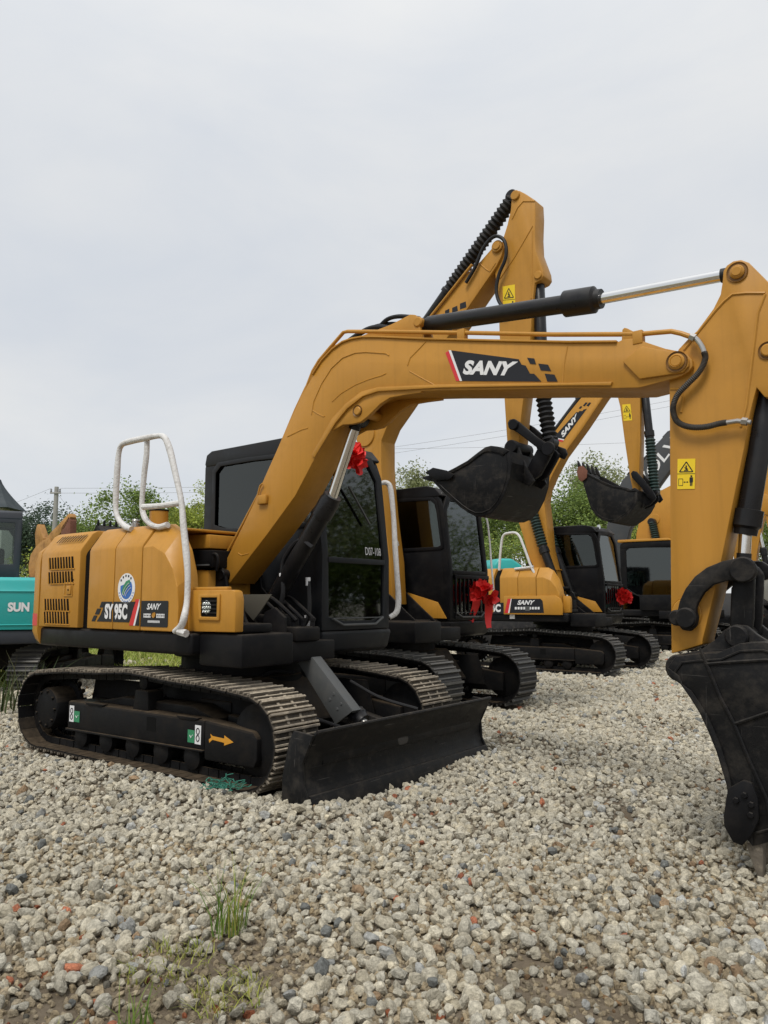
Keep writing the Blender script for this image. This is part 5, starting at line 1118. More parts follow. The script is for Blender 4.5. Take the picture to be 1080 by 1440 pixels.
    # pressed ridges and weld lines on the side plate
    for pts in ([(438, 583), (441, 565), (452, 540), (466, 518), (482, 503), (500, 496), (515, 495), (543, 497), (547, 500)], [(438, 576), (447, 582), (455, 586), (457, 585)], [(467, 565), (480, 553), (500, 541), (520, 533), (537, 528), (543, 525)], [(599, 480), (590, 490), (577, 503), (573, 514)], [(576, 522), (590, 530), (612, 542), (617, 546)], [(798, 487), (793, 515), (791, 541)], [(350, 778), (340, 781), (335, 778)], [(404, 614), (425, 604), (433, 602)]):
        ridge(B, U.poly(pts, v0), v0, .0045 if len(pts) < 9 else .006)
    B.prism(U.poly([(473, 596), (490, 575), (512, 558), (533, 551), (620, 546), (800, 543), (860, 543), (862, 537.5), (800, 539), (620, 541), (533, 545), (510, 551), (487, 569), (468, 590), (440, 640), (444, 644)], v0), v0 - .018, v0 - .001, bev=.004)
    tf = [(440, 528), (453, 508), (468, 492), (482, 482), (495, 477.5), (510, 475), (533, 475), (565, 476.5), (599, 478), (700, 480.5), (800, 482.5), (868, 482)]
    q0 = U.poly(tf, v0); q1 = [(x + .0, z + .014) for x, z in q0]; B.prism(q0 + q1[::-1], v0 - .014, v1 + .014, bev=.003)
    # clevis plates for the stick ram, on top of the boom
    cl = U.poly([(470, 492), (518, 476), (560, 460), (586, 446.5), (593, 447), (598, 455), (600, 466), (604, 482), (560, 484)], -.15)
    for vv in (-.235, -.10): B.prism(cl, vv, vv + .03, bev=.004)
    c = U.at(597, 457, -.15); B.disc(c, .04, -.245, -.06, 16)
    for px in (888, 880): pass
    B.prism(U.poly([(873, 482), (874, 463), (877, 460), (881, 461), (899, 470), (899, 480)], v0), v0 + .01, v0 + .03, bev=.003)
    B.use('grease')
    for (px, py, r1) in ((952, 509, .062), (503, 578, .046)): c = U.at(px, py, v0 - (.022 if px > 900 else -.002)); d0 = v0 - (.0235 if px > 900 else -.0005); B.disc(c, r1, d0, d0 - .0015, 24)
    bo = B.build('boom', root, rot=ro)
    dk = MB().use('dark_fill')  # flat dark patches for the shade between the lug plates
    for pts in ([(488, 602), (497, 590), (510, 575), (527, 569), (530, 573), (522, 578), (514, 588), (510, 598), (500, 604)], [(550, 560), (572, 556.5), (575, 559), (556, 563.5)]): dk.prism(U.poly(pts, v1 - .04), v1 - .046, v1 - .0405)
    dk.build('underside_shade_patch', bo)
    logo_decal(bo, [U.p3(x, y, v0 - .002) for x, y in ((631, 536.5), (786, 537.5), (782, 497), (626, 491.5))])
    pp = MB().use('yellow'); pv = v0 + .02
    pp.tube([U.p3(x, y, pv) for x, y in ((424, 562), (432, 543), (440, 522), (449, 507), (466, 487), (483, 467.5), (489, 466), (543, 466.5), (620, 467.5), (652, 468), (780, 470.5), (899, 470), (920, 468), (944, 466), (958, 469), (972, 474))], .015, 10)
    pp.tube([U.p3(x, y, pv) for x, y in ((300, 812), (330, 758), (366, 690), (392, 632), (415, 577), (430, 545), (441, 527))], .011, 8)
    for x, y in ((650, 468), (898, 471)): q = U.at(x, y, pv); pp.box((q[0] - .03, pv - .025, q[1] - .06), (q[0] + .03, pv + .03, q[1] + .022), .004)
    pp.tube([U.p3(x, y, v0 - .02) for x, y in ((362, 699), (364, 690), (366, 683), (369, 680))], .008, 8); q = U.at(372, 706, v0); pp.box((q[0] - .06, v0 - .035, q[1] - .02), (q[0] + .05, v0 - .001, q[1] + .06), .01)
    pp.build('hydraulic_pipe', bo)
    hp = catmull([Vector(U.p3(x, y, pv - .03)) for x, y in ((990, 495), (992, 503), (988, 515), (980, 527), (966, 541), (953, 555), (947, 570), (947, 580), (951, 591), (961, 598), (976, 601), (994, 600), (1010, 596), (1022, 594))], 14)
    hs = MB().use('hose_guard'); hs.tube(hp, [.0185 if i % 2 else .0150 for i in range(len(hp))], 10)
    hs.use('steel').tube([U.p3(x, y, pv - .03) for x, y in ((971, 473.5), (977, 475), (983, 481), (988, 489), (991, 497))], .015, 10, smooth=3); hs.tube([U.p3(x, y, pv - .03) for x, y in ((1020, 594.5), (1037, 592), (1056, 594))], .014, 10)
    hs.use('steel').lathe(U.p3(971, 473.5, pv - .03), U.p3(980, 477, pv - .03), [(0, .024), (.03, .024)], 6); hs.lathe(U.p3(1043, 592.5, pv - .03), U.p3(1056, 594, pv - .03), [(0, .022), (.03, .022)], 6)
    # coils of the spiral guard
    hs.build('armoured_hose', bo)
    for v_, r_h, pts in ((-.17, .022, ((490, 480), (503, 471), (520, 462), (535, 460), (552, 462), (575, 463))), (-.08, .018, ((533, 460), (545, 449), (560, 445), (578, 446), (590, 448))), (-.05, .02, ((495, 476), (515, 464), (545, 456), (575, 458), (598, 462))), (-.2, .019, ((396, 806), (400, 785), (420, 760), (440, 770))), (.03, .016, ((420, 800), (425, 770), (445, 745), (458, 735)))):
        hs = MB().use('rubber'); hs.tube([U.p3(x, y, v_) for x, y in pts], r_h, 8, smooth=5); hs.build('boom_hose', bo)
    for v_, r_h, pts, f0 in ((-.2, .02, ((396.5, 806), (398, 830), (395, 850), (390, 870), (375, 885), (350, 893), (330, 890)), .024), (-.02, .018, ((433, 812), (435, 850), (432, 872), (420, 887), (395, 893)), .022)):
        a, b = U.p3(*pts[0], v_), U.p3(pts[0][0], pts[0][1] + 12, v_)
        hs = MB().use('rubber'); hs.tube([U.p3(x, y, v_) for x, y in pts], r_h, 8, smooth=5); ho = hs.build('boom_hose', bo); hs = MB().use('white'); hs.lathe(a, b, [(0, f0), (.03, f0), (.032, f0 * .9), (.07, f0 * .92)], 12); hs.build('hose_fitting', ho)
    # stick
    s0, s1 = -.265, -.035
    so = [(941, 535), (947, 508), (954, 491), (967, 477), (980, 465), (992, 449), (1003, 434), (1013, 414), (1016, 395), (1017, 381), (1022, 373), (1031, 367), (1042, 365), (1053, 369), (1066, 382), (1081, 397), (1100, 416), (1116, 436), (1118, 470), (1112, 520), (1098, 545), (1086, 560), (1075, 558), (1064, 545), (1060, 560), (1055, 580), (1046, 632), (1034, 690), (1019, 765), (1004, 836), (988, 900), (988, 906), (962, 914), (944, 919), (943, 800), (942, 660)]
    Sk = MB().use('yellow'); Sk.prism(U.poly(so, s0), s0, s1, bev=.006, seg=2)
    for pts in ([(962, 492), (985, 463), (1006, 437), (1018, 424), (1030, 414), (1050, 412), (1076, 412)], [(1076, 414), (1066, 440), (1050, 570), (1042, 600)], [(943, 547), (958, 547), (960, 560), (958, 580)]): ridge(Sk, U.poly(pts, s0), s0, .008)
    c = U.at(1037, 383, s0); Sk.disc(c, .040, s0 + .003, s0 - .02); Sk.disc(c, .03, s0 - .015, s0 - .026); Sk.disc(U.at(1080, 493, s0), .035, s0, s0 - .02); Sk.disc(U.at(966, 862, s0), .085, s0, s0 - .012)
    Sk.use('grease')
    for (px, py, r1) in ((1037, 383, .058), (1080, 493, .05)): Sk.disc(U.at(px, py, s0), r1, s0 - .0002, s0 - .002, 24)
    sk = Sk.build('stick', root, rot=ro)
    warning_sticker(sk, [U.p3(x, y, s0 - .001) for x, y in ((952.5, 688), (977, 687.5), (978, 645), (953, 645.5))])
    # rams
    vc = -.15
    ram(root, 'stick_cylinder', U.p3(598, 457, vc), U.p3(846, 420, vc), U.p3(1035, 384, vc), .062, .036, ro, gland=1.42, eye=.045)
    ram(root, 'boom_cylinder', U.p3(372, 868, vc), U.p3(468, 697, vc), U.p3(504, 586, vc), .075, .042, ro, gland=1.15)
    ram(root, 'bucket_cylinder', U.p3(1085, 520, vc), U.p3(1048, 752, vc), U.p3(1045, 803, vc), .060, .034, ro, gland=1.30, eye=.07)
    # linkage: bent side links and the bucket link
    L = MB().use('black_worn')
    bent = [(951, 873), (951, 862), (955, 845), (963, 828), (976, 811), (993, 798), (1015, 789), (1035, 785), (1047, 785), (1058, 792), (1062, 803), (1056, 813), (1043, 816), (1020, 817), (1003, 822), (990, 833), (981, 848), (978, 858), (981, 868), (979, 880), (970, 888), (958, 886)]
    for vv in (-.345, .01): L.prism(U.poly(bent, -.345), vv, vv + .045, bev=.012)
    L.disc(U.at(964, 869, -.36), .058, -.37, -.34, 18); L.disc(U.at(1044, 801, -.36), .07, -.365, -.335, 20); c = U.at(1044, 801, -.15); L.disc(c, .05, -.34, .05, 18); c = U.at(966, 868, -.15); L.disc(c, .045, -.34, .05, 16)
    l1 = L.build('side_link', root, rot=ro)
    L = MB().use('black_worn'); lk = [(1030, 800), (1040, 792), (1052, 795), (1060, 806), (1058, 870), (1054, 905), (1044, 914), (1032, 910), (1026, 898), (1027, 860)]
    for vv in (-.275, -.085): L.prism(U.poly(lk, -.28), vv, vv + .05, bev=.01)
    L.prism(U.poly([(1033, 825), (1055, 825), (1052, 880), (1031, 880)], -.15), -.225, -.085, bev=.01); L.build('bucket_link', root, rot=ro)
    # bucket
    bv0, bv1 = -.56, .26
    edge = U.poly([(939, 938), (944, 952), (958, 962), (972, 982), (985, 1003), (997, 1029), (1008, 1056), (1016, 1082), (1022, 1102), (1026, 1125), (1040, 1165), (1060, 1190)], bv0)
    tip = edge[-1]
    shell_px = [(1060, 1190), (1105, 1178), (1170, 1150), (1215, 1100), (1238, 1040), (1225, 985), (1180, 945), (1120, 915), (1075, 903), (1040, 905), (1010, 918), (975, 920), (950, 923), (939, 938)]
    shell = U.poly(shell_px, bv0)
    ears = U.poly([(938, 935), (944, 922), (960, 919), (985, 914), (1005, 900), (1018, 886), (1033, 878), (1050, 880), (1064, 892), (1090, 908), (1130, 922), (1150, 945), (1050, 950), (960, 960)], -.32)
    cutp = U.poly([(1026, 1107), (1048, 1095), (1060, 1099), (1068, 1120), (1070, 1150), (1060, 1172), (1046, 1187), (1033, 1182), (1021, 1160), (1020, 1145)], bv0)
    e2 = [(px, py) for px, py in ((992, 934), (1030, 931), (1078, 928), (1130, 938))]; e3 = [(1033, 1018), (1060, 1009), (1110, 992), (1190, 975)]; e4 = [(985, 912), (1000, 948), (1012, 978), (1033, 1018), (1050, 1060), (1078, 1122), (1085, 1160)]
    bk = bucket(root, edge, shell, bv0, bv1, ro, tip, (U.at(1068, 1240, bv0)[0] - tip[0], U.at(1068, 1240, bv0)[1] - tip[1]), worn=True, cut=cutp, ears=ears, ribs=[U.poly(e, bv0) for e in (e2, e3, e4)], tooth_len=None)
    k = MB().use('black_worn'); c = U.at(957, 939, -.34); k.disc(c, .075, -.375, -.30, 22); k.disc(c, .075, 0.0, .075, 22); k.disc(c, .06, -.30, 0.0, 20); c = U.at(1036, 895, -.34); k.disc(c, .06, -.36, -.30, 20); k.disc(c, .05, -.30, .03, 16); k.build('hinge_pin', bk)
    return root, U
M['teeth_rust'] = mat('rusty_steel', (0.16, 0.06, 0.035), 0.8, dirt=(0.05, 0.025, 0.015), dirt_amt=0.6, dscale=10, bump=0.2)

# ------------------------------------------------------------------ the machines parked behind
def parked(center, yaw, label, paint='yellow', track='track_black', group='yellow excavators parked in a row', z=0.0, hood=True, **ck):
    U = Frame(center[0], center[1], yaw); root = empty('excavator', (U.c[0], U.c[1], z), -R(yaw)); tag(root, label, 'excavator', group)
    crawler(root, 0, -1, track, detail=False); crawler(root, 0, 1, track, detail=False); undercarriage(root, 0, 0)
    parts = upper_body(root, 0, paint=paint, detail=False, toolbox_end=ck.pop('toolbox_end', .62), skirt=ck.pop('skirt', 'black'), tail_mark=False, tank=ck.pop('tank', True), toolbox=ck.pop('toolbox', True)) if hood else None
    cab(root, 0, **ck); boom_mount(root, 0, clutter=False)
    return root, U, parts

def arm_set(root, U, boom_px, stick_px, paint, v=(-.30, 0.0), ridges=(), nose=None, lug=None):
    B = MB().use(paint); B.prism(U.poly(boom_px, v[0]), v[0], v[1], bev=.008)
    if nose: c = U.at(*nose, v[0]); B.disc(c, .075, v[0], v[0] - .03); B.disc(c, .05, v[0] - .03, v[0] - .045)
    if lug: B.disc(U.at(*lug, v[0]), .16, v[0] - .02, v[1] + .02)
    for pts in ridges: ridge(B, U.poly(pts, v[0]), v[0], .008)
    bo = B.build('boom', root)
    sk = None
    if stick_px:
        K = MB().use(paint); K.prism(U.poly(stick_px, v[0] + .035), v[0] + .035, v[1] - .035, bev=.010); sk = K.build('stick', root)
    return bo, sk

def second_machine():
    root, U, parts = parked((.12, 10.4), 39, 'second yellow excavator, tall raised boom, black bucket held high beside its black cab', pal='black', grille=True, side_panel=True, rail=.5, hazy=True, tank=False, toolbox=False)
    boom = [(533, 852), (552, 850), (549, 790), (541, 725), (538, 690), (536, 655), (536, 620), (544, 600), (564, 571), (600, 517), (630, 473), (651, 443), (672, 412), (690, 386), (698, 374), (705, 360), (708, 348), (706, 342), (701, 340), (690, 351), (676, 367), (656, 385), (634, 412), (612, 441), (575, 490), (545, 525), (518, 570), (503, 620), (499, 680), (503, 740), (517, 810)]
    stick = [(701, 421), (696, 385), (699, 365), (707, 336), (713, 317), (718, 296), (719, 282), (720, 273), (724, 268), (730, 268), (738, 272), (752, 281), (753, 300), (752, 330), (753, 352), (763, 379), (764, 388), (760, 394), (752, 398), (749, 420), (746, 470), (743, 520), (738, 545), (733, 583), (729, 627), (713, 624), (709, 560), (702, 470)]
    bo, sk = arm_set(root, U, boom, stick, 'yellow', nose=(700, 347), ridges=[[(674, 370), (684, 379), (689, 382), (697, 370)]], lug=(514, 612))
    K = MB().use('yellow'); s0 = -.265
    for pts in ([(720, 308), (728, 292), (736, 283), (752, 283)], [(749, 318), (724, 361), (703, 392)], [(749, 325), (747, 420)]): ridge(K, U.poly(pts, s0), s0, .009)
    K.disc(U.at(725, 275, s0), .06, s0, s0 - .025); K.disc(U.at(757, 387, s0), .05, s0, s0 - .02); K.build('weld_ridge', sk)
    warning_sticker(sk, [U.p3(x, y, s0 - .001) for x, y in ((708, 442), (725, 442), (724, 400), (707, 403))])
    m = MB()
    def pl(pts): m.use('ink').prism(U.poly(pts, -.30), -.303, -.301)
    for pts in ([(647, 427), (655, 424), (656, 432), (647, 435)], [(636, 433), (643, 430), (644, 437), (636, 440)], [(640, 442), (649, 437), (648, 444), (640, 447)], [(626, 437), (632, 434), (632, 440), (626, 443)], [(610, 470), (612, 452), (622, 452), (632, 448), (640, 448), (634, 470)]): pl(pts)
    m.build('logo_decal', bo)
    ram(root, 'stick_cylinder', U.p3(588, 470, -.15), U.p3(634, 404, -.15), U.p3(722, 278, -.15), .072, .04, 0, bellows='bellows', eye=.08)
    ram(root, 'bucket_cylinder', U.p3(757, 388, -.15), U.p3(764, 558, -.15), U.p3(774, 622, -.15), .070, .038, 0, bellows='bellows', eye=.08)
    ram(root, 'boom_cylinder', U.p3(560, 880, -.15), U.p3(536, 720, -.15), U.p3(514, 612, -.15), .075, .042, 0, bellows='bellows')
    hs = MB().use('rubber'); hs.tube([U.p3(x, y, -.34) for x, y in ((655, 398), (668, 376), (678, 352), (688, 338), (698, 332), (708, 337), (712, 350), (710, 366), (702, 385), (698, 405), (700, 420), (706, 430), (712, 432))], .022, 8, smooth=5); hs.tube([U.p3(x, y, -.30) for x, y in ((566, 476), (585, 455), (600, 450), (618, 445))], .02, 8, smooth=4); hs.build('hydraulic_hose', bo)
    pp = MB().use('yellow'); pp.tube([U.p3(x, y, -.32) for x, y in ((600, 452), (625, 421), (655, 383), (664, 372))], .018, 8); pp.build('hydraulic_pipe', bo)
    L = MB().use('black')
    l1 = [(716, 601), (714, 595), (717, 590), (723, 589), (730, 593), (752, 612), (766, 621), (775, 624), (778, 632), (773, 640), (764, 636), (748, 624), (730, 610), (722, 605)]
    for vv in (-.345, .01): L.prism(U.poly(l1, -.33), vv, vv + .045, bev=.012)
    L.disc(U.at(722, 597, -.35), .065, -.37, -.34); L.disc(U.at(771, 631, -.35), .08, -.37, -.33); L.disc(U.at(771, 631, -.15), .055, -.34, .05); L.build('side_link', root)
    L = MB().use('black'); l2 = [(757, 630), (768, 626), (777, 636), (772, 646), (760, 668), (752, 674), (742, 668), (744, 655)]
    for vv in (-.27, -.09): L.prism(U.poly(l2, -.25), vv, vv + .06, bev=.012)
    L.build('bucket_link', root)
    bv = (-.62, .32)
    edge = U.poly([(716, 634), (709, 630), (700, 628), (691, 627), (683, 629), (672, 637), (658, 648), (640, 658), (628, 664), (616, 668), (604, 672)], bv[0])
    shell = U.poly([(604, 672), (612, 681), (619, 688), (634, 702), (648, 714), (658, 721), (668, 726), (680, 726), (692, 721), (703, 708), (711, 692), (717, 672), (719, 650), (716, 634)], bv[0])
    ears = U.poly([(709, 634), (711, 625), (718, 620), (727, 622), (731, 632), (740, 655), (748, 668), (752, 676), (745, 684), (728, 676), (716, 655)], -.3)
    bk = bucket(root, edge, shell, bv[0], bv[1], 0, edge[-1], (-.95, .12), worn=True, ears=ears, tooth_len=.13)
    k = MB().use('black'); cq = U.poly([(600, 665), (611, 658), (630, 662), (641, 668), (634, 675), (616, 676)], bv[0])
    for a, b in ((bv[0] - .036, bv[0] - .016), (bv[1] + .016, bv[1] + .036)): k = MB().use('black'); k.prism(cq, a, b, bev=.004); k.build('side_cutter', bk)
    k = MB().use('black'); k.disc(U.at(719, 628, -.34), .08, -.36, .06, 18); k.build('hinge_pin', bk)
    return root, U

def third_machine():
    root, U, parts = parked((3.67, 15.87), 39, 'third yellow excavator, dark bucket with rusty teeth hanging left of the front stick', pal='black', grille=True, side_panel=True, tank=False)
    tb = MB().use('yellow'); tb.prism(U.poly([(708, 838), (781, 837.5), (788, 842), (791, 850), (791, 865), (708, 864)], -1.12), -1.12, -1.083, bev=.012); to_ = tb.build('side_box', root)
    d = MB()
    def dl(key, pts, v): d.use(key).prism(U.poly(pts, v), v - .002, v)
    dl('ink', [(719.5, 842), (760, 842), (763, 845), (765, 862), (717, 862)], -1.1205); dl('red', [(709.5, 862), (714.5, 862), (718.5, 842), (714, 842)], -1.1205); dl('white', [(714.5, 862), (716.3, 862), (719.5, 842), (718.5, 842)], -1.1207)
    d.use('white'); letter(d, 'SANY', [U.p3(x, y, -1.124) for x, y in ((727.5, 850.5), (751, 850.5), (752.5, 844), (728, 844))], bold=.04, shear=.2)
    for i in range(9):
        if i not in (4,): dl('white', [(724 + i * 4, 857), (726.8 + i * 4, 857), (726.8 + i * 4, 853.5), (724 + i * 4, 853.5)], -1.123)
    dl('guard', [(738.5, 859), (745, 859), (745, 852.5), (738.5, 852.5)], -1.1235); d.build('logo_decal', to_)
    d = MB(); dl('ink', [(672, 863), (711, 863), (711, 847.5), (672, 847.5)], -1.0815); d.use('white'); letter(d, '95C', [U.p3(x, y, -1.085) for x, y in ((686, 861), (704, 861), (704, 849.5), (686, 849.5))], bold=.05); d.build('model_decal', parts['p2'])
    boom = [(752, 800), (760, 850), (775, 858), (792, 852), (783, 820), (772, 773), (768, 730), (765, 705), (768, 688), (778, 665), (791, 641), (820, 601), (848, 559), (868, 533), (878, 520), (882, 512), (879, 508), (874, 509), (862, 520), (842, 536), (819, 557), (798, 583), (778, 610), (766, 640), (757, 664), (752, 690), (742, 712), (729, 733), (735, 752), (744, 785)]
    stick = [(872, 572), (868, 556), (870, 535), (876, 512), (880, 497), (882, 482), (885, 475), (889, 474), (900, 482), (901, 520), (907, 538), (904, 546), (900, 556), (900, 620), (898, 690), (890, 690), (886, 672), (878, 618)]
    bo, sk = arm_set(root, U, boom, stick, 'yellow', nose=(874, 514))
    logo_decal(bo, [U.p3(x, y, -.302) for x, y in ((788, 626), (832, 566), (824, 558), (776, 618))], checks=True)
    warning_sticker(sk, [U.p3(x, y, -.266) for x, y in ((877, 592), (889, 591), (886.5, 568), (875, 569))])
    ram(root, 'stick_cylinder', U.p3(770, 622, -.15), U.p3(822, 553, -.15), U.p3(882, 483, -.15), .075, .04, 0)
    ram(root, 'bucket_cylinder', U.p3(906, 545, -.15), U.p3(914, 617, -.15), U.p3(921, 692, -.15), .075, .04, 0, bellows='bellows_green', eye=.08)
    for vv in (-.41, .11): a, b, c = [U.at(x, y, -.41) for x, y in ((788, 838), (763, 768), (748, 716))]; ram(root, 'boom_cylinder', (a[0], vv, a[1]), (b[0], vv, b[1]), (c[0], vv, c[1]), .085, .045, 0, bellows='bellows_green')
    k = MB().use('white'); q = U.at(797, 840, -.32)
    for i in range(4): k.box((q[0] + .06 * i - .12, -.452, q[1] - .04), (q[0] + .06 * i - .09, -.448, q[1] + .05))
    k.build('warning_marks', root)
    # white wrapped rail on the hood
    h = MB().use('white_wrap'); h.tube([U.p3(x, y, -1.0) for x, y in ((702, 802), (704, 775), (707, 755), (714, 750), (728, 751), (737, 770), (747, 797), (757, 815), (762, 826), (770, 846), (773, 857))], .026, 8, smooth=4); h.tube([U.p3(x, y, -1.0) for x, y in ((724, 800), (735, 799), (750, 797))], .026, 8); h.build('hand_rail', root)
    p = MB().use('white'); p.prism(U.poly([(717, 863), (724, 863), (724, 870), (717, 870)], -1.06), -1.064, -1.061); p.build('small_label', root)
    L = MB().use('black'); l1 = [(889, 672), (887, 666), (890, 662), (895, 663), (905, 674), (918, 690), (923, 700), (918, 705), (912, 700), (902, 686)]
    for vv in (-.345, .01): L.prism(U.poly(l1, -.33), vv, vv + .045, bev=.012)
    L.build('side_link', root)
    L = MB().use('black'); l2 = [(910, 692), (921, 693), (922, 702), (914, 710), (900, 716), (895, 706)]
    for vv in (-.27, -.09): L.prism(U.poly(l2, -.25), vv, vv + .06, bev=.012)
    L.build('bucket_link', root)
    bv = (-.62, .32)
    edge = U.poly([(896, 690), (888, 689), (882, 686), (870, 684), (862, 683), (846, 676), (831, 668), (822, 663), (815, 661)], bv[0])
    shell = U.poly([(815, 661), (818, 672), (821, 683), (826, 700), (831, 715), (838, 725), (846, 731), (858, 735), (868, 734), (880, 726), (890, 716), (896, 705), (896, 690)], bv[0])
    ears = U.poly([(887, 694), (888, 688), (893, 686), (898, 689), (905, 700), (906, 712), (894, 718), (884, 714)], -.3)
    bk = bucket(root, edge, shell, bv[0], bv[1], 0, edge[-1], (-.25, .97), worn=True, ears=ears, tooth_len=.20, n_teeth=5)
    k = MB().use('teeth_rust'); cq = U.poly([(812, 664), (814, 657), (820, 655), (827, 662), (826, 672), (819, 678), (815, 675)], bv[0])
    k.prism(cq, bv[0] - .036, bv[0] - .016, bev=.004); k.build('side_cutter', bk)
    return root, U

def fourth_machine():
    """a mirrored build: the cab stands on the side towards us, the boom behind it"""
    root, U, parts = parked((7.75, 21.0), 39, 'fourth yellow excavator, black cab under an orange roof edge, partly hidden by the front stick', pal='black', yellow_roof=True, tank=False)
    root.scale.y = -1
    boom = [(893, 842), (893, 780), (895, 750), (899, 733), (909, 710), (925, 692), (948, 680), (985, 672), (1040, 680), (1085, 698), (1092, 716), (1080, 724), (1040, 722), (1000, 728), (968, 745), (952, 775), (950, 842)]
    B = MB().use('yellow'); B.prism(U.poly(boom, 0.0), -.30, 0.0, bev=.008); c = U.at(921, 730, 0.0); B.disc(c, .14, -.32, .02); bo = B.build('boom', root)
    K = MB().use('yellow'); K.prism(U.poly([(1078, 735), (1074, 690), (1082, 660), (1096, 660), (1104, 690), (1110, 760), (1120, 835), (1104, 840)], .03), -.27, -.03, bev=.01); K.build('stick', root)
    for vv, tr in ((-.39, .39), (.09, -.09)): a, b, c = [U.at(x, y, -.09) for x, y in ((936, 845), (924, 766), (917, 734))]; ram(root, 'boom_cylinder', (a[0], vv, a[1]), (b[0], vv, b[1]), (c[0], vv, c[1]), .09, .05, 0, bellows='bellows_green')
    bucket(root, U.poly([(1120, 836), (1112, 850), (1100, 855), (1086, 862), (1070, 850)], -.3), U.poly([(1070, 850), (1080, 880), (1100, 892), (1125, 880), (1130, 855), (1120, 836)], -.3), -.62, .32, 0, U.at(1070, 850, -.3), (-.7, .7), tooth_len=.2)
    return root, U

def charcoal_machine():
    root, U, parts = parked((8.6, 27.5), 39, 'charcoal grey excavator far behind, white lettering on its dark rising boom', paint='grey_boom', group='excavators of other colours')
    boom = [(845, 838), (862, 838), (872, 800), (885, 745), (905, 712), (944, 658), (985, 597), (1000, 575), (1003, 566), (996, 562), (975, 580), (935, 612), (905, 648), (875, 675), (858, 715), (848, 770)]
    bo, sk = arm_set(root, U, boom, [(1000, 560), (1010, 548), (1022, 552), (1026, 600), (1020, 720), (1014, 760), (1006, 760), (1000, 660), (996, 590)], 'grey_boom', nose=(996, 570))
    t = MB().use('white'); letter(t, 'VOLVO', [U.p3(x, y, -.304) for x, y in ((905, 690), (970, 602), (960, 591), (893, 678))], bold=0.012); t.build('boom_lettering', bo)
    ram(root, 'stick_cylinder', U.p3(888, 668, -.15), U.p3(945, 608, -.15), U.p3(1012, 552, -.15), .11, .06, 0)
    bucket(root, U.poly([(1010, 765), (1000, 760), (985, 770), (970, 780)], -.62), U.poly([(970, 780), (985, 805), (1005, 800), (1014, 785), (1010, 765)], -.62), -.62, .32, 0, U.at(970, 780, -.62), (-.9, .2), tooth_len=.2)
    return root, U

def sixth_machine():
    root, U, parts = parked((14.9, 26.5), 39, 'far yellow excavator glimpsed in the gap to the right of the front stick', side_panel=True)
    boom = [(1036, 838), (1060, 838), (1064, 780), (1072, 735), (1090, 700), (1130, 640), (1150, 612), (1146, 602), (1120, 620), (1085, 650), (1056, 672), (1040, 700), (1030, 760)]
    stick = [(1150, 610), (1158, 585), (1170, 590), (1176, 640), (1172, 760), (1160, 762), (1152, 660)]
    arm_set(root, U, boom, stick, 'yellow', nose=(1144, 610), lug=(1056, 700))
    ram(root, 'boom_cylinder', U.p3(1085, 838, -.2), U.p3(1073, 770, -.2), U.p3(1058, 706, -.2), .10, .06, 0)
    bucket(root, U.poly([(1165, 765), (1150, 762), (1135, 775), (1120, 785)], -.62), U.poly([(1120, 785), (1135, 810), (1158, 806), (1170, 788), (1165, 765)], -.62), -.62, .32, 0, U.at(1120, 785, -.62), (-.9, .2), tooth_len=.2)

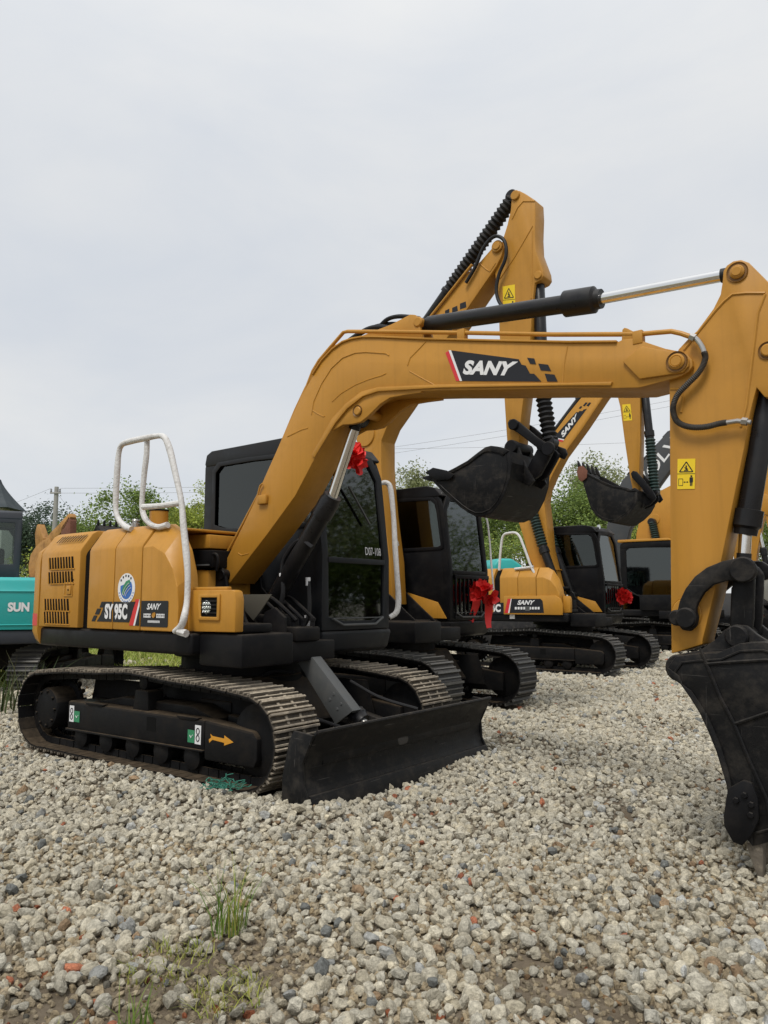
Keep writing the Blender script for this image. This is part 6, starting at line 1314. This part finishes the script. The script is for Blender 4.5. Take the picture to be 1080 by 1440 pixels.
def teal_machine():
    """stands with its tail towards us, cab on its left"""
    yaw = -116; root = empty('excavator', (-6.11, 13.4, -.08), -R(yaw)); tag(root, 'teal excavator with navy cab at the left edge, behind the nearest yellow one', 'excavator', 'excavators of other colours')
    for s_ in (-1, 1): crawler(root, R(-28), s_, 'track_black', detail=False)
    undercarriage(root, R(-28), 0); cab(root, 0, pal='teal_dark'); boom_mount(root, 0, clutter=False)
    plan = [(.62, -1.12), (-1.8, -1.12), (-2.12, -1.0), (-2.24, -.8), (-2.25, .8), (-2.12, 1.0), (-1.8, 1.12), (.62, 1.16)]
    d = MB().use('teal_dark'); d.prism([(x * .99, y * .99) for x, y in plan], .74, .945, 'z', bev=.04); d.build('deck_skirt', root)
    b = MB().use('teal'); rear = [(-.92, -1.12)] + plan[1:-1] + [(-.92, 1.12)]
    b.loft([[(x if x > -1 else max(x, -2.25 + dx), y * k, z) for x, y in rear] for z, k, dx in ((.95, 1, 0), (1.50, 1, 0), (1.545, .985, .025), (1.66, .96, .06), (1.71, .92, .12))], bev=.012)
    b.prism([(-.915, .95), (.62, .95), (.62, 1.05), (-.915, 1.05)], 1.13, 1.17, bev=.01); eb = b.build('engine_hood', root, sharp=20)
    s_ = MB().use('teal'); s_.tube([(-2.253, .75, 1.02), (-2.253, -.75, 1.02)], .010, 6); s_.tube([(-2.253, .75, 1.505), (-2.253, -.75, 1.505)], .008, 6); s_.build('pressed_ridge', eb)
    t = MB().use('white'); letter(t, 'SUN', [(-2.2535, .345, 1.21), (-2.2535, .06, 1.21), (-2.2535, .06, 1.345), (-2.2535, .345, 1.345)], bold=.05); t.build('tail_lettering', eb)
    k = MB().use('teal'); out = [(.1, 1.45), (.7, 1.50), (1.6, 1.52), (2.9, 1.50), (2.95, 1.25), (1.75, 1.22), (1.0, 1.2), (.4, 1.15)]; k.prism(out, -.32, -.02, bev=.01); k.build('boom', root)
    k = MB().use('teal'); k.prism([(2.75, 1.5), (3.0, 1.55), (3.15, 1.5), (3.1, 1.0), (2.95, 1.0), (2.85, 1.3)], -.28, -.06, bev=.01); k.build('stick', root)
    bucket(root, [(3.15, 1.0), (2.9, .95), (2.5, .85), (2.25, .75)], [(2.25, .75), (2.4, .45), (2.8, .28), (3.1, .5), (3.15, 1.0)], -.6, .3, 0, (2.25, .75), (-.95, -.1), tooth_len=.15)
    ram(root, 'boom_cylinder', (.75, -.17, 1.1), (1.1, -.17, 1.15), (1.5, -.17, 1.3), .07, .04, 0)
    return root

def old_machine():
    root, U, parts = parked((-11.4, 27.0), 39, 'weathered ochre excavator behind the nearest hood, its rusty boom and bucket just showing', paint='yellow_old', group='excavators of other colours')
    B = [(46, 842), (41, 812), (40, 795), (43, 780), (50, 769), (59, 760), (69, 756), (73, 768), (66, 782), (61, 800), (60, 842)]
    arm_set(root, U, B, [(110, 750), (116, 756), (120, 790), (122, 812), (112, 812), (106, 790)], 'yellow_old')
    for nm, mk, pts in (('stick_end', 'yellow_old', [(60, 764), (70, 750), (82, 738), (92, 727), (97, 722), (99, 727), (91, 742), (80, 755), (70, 766)]), ('stick_web', 'teeth_rust', [(86, 742), (97, 726), (99, 732), (98, 770), (90, 775), (84, 772)]), ('ram_bracket', 'yellow_old', [(50, 770), (49, 750), (52, 738), (54, 737), (57, 746), (61, 757), (60, 764)])):
        k = MB().use(mk); k.prism(U.poly(pts, -.27), -.27, -.04, bev=.008); k.build(nm, root)
    bucket(root, U.poly([(112, 812), (114, 790), (120, 772), (128, 754), (136, 738)], -.62), U.poly([(136, 738), (143, 748), (147, 765), (144, 795), (128, 812), (112, 812)], -.62), -.62, .32, 0, U.at(136, 738, -.62), (.1, 1.0), tooth_len=.16)
    return root, U

# ------------------------------------------------------------------ put the machines in place
front_root, UF = front_excavator()
second_root, U2 = second_machine()
third_root, U3 = third_machine()
fourth_machine(); charcoal_machine(); sixth_machine(); teal_machine(); old_machine()
def on(fr, u, v, z): return (fr.c[0] + fr.u[0] * u + fr.n[0] * v, fr.c[1] + fr.u[1] * u + fr.n[1] * v, z)
rosette(on(UF, .80, .50, 2.62), .17, 1, 'red ribbon flower on the roof edge of the front cab', tails=False)
rosette(on(U2, .88, .80, 1.36), .20, 2, 'red ribbon flower with long tails on the second cab front guard')
rosette(on(U3, .88, .95, 1.36), .19, 3, 'red ribbon flower on the third cab front guard', tails=False)
bpy.context.view_layer.update()
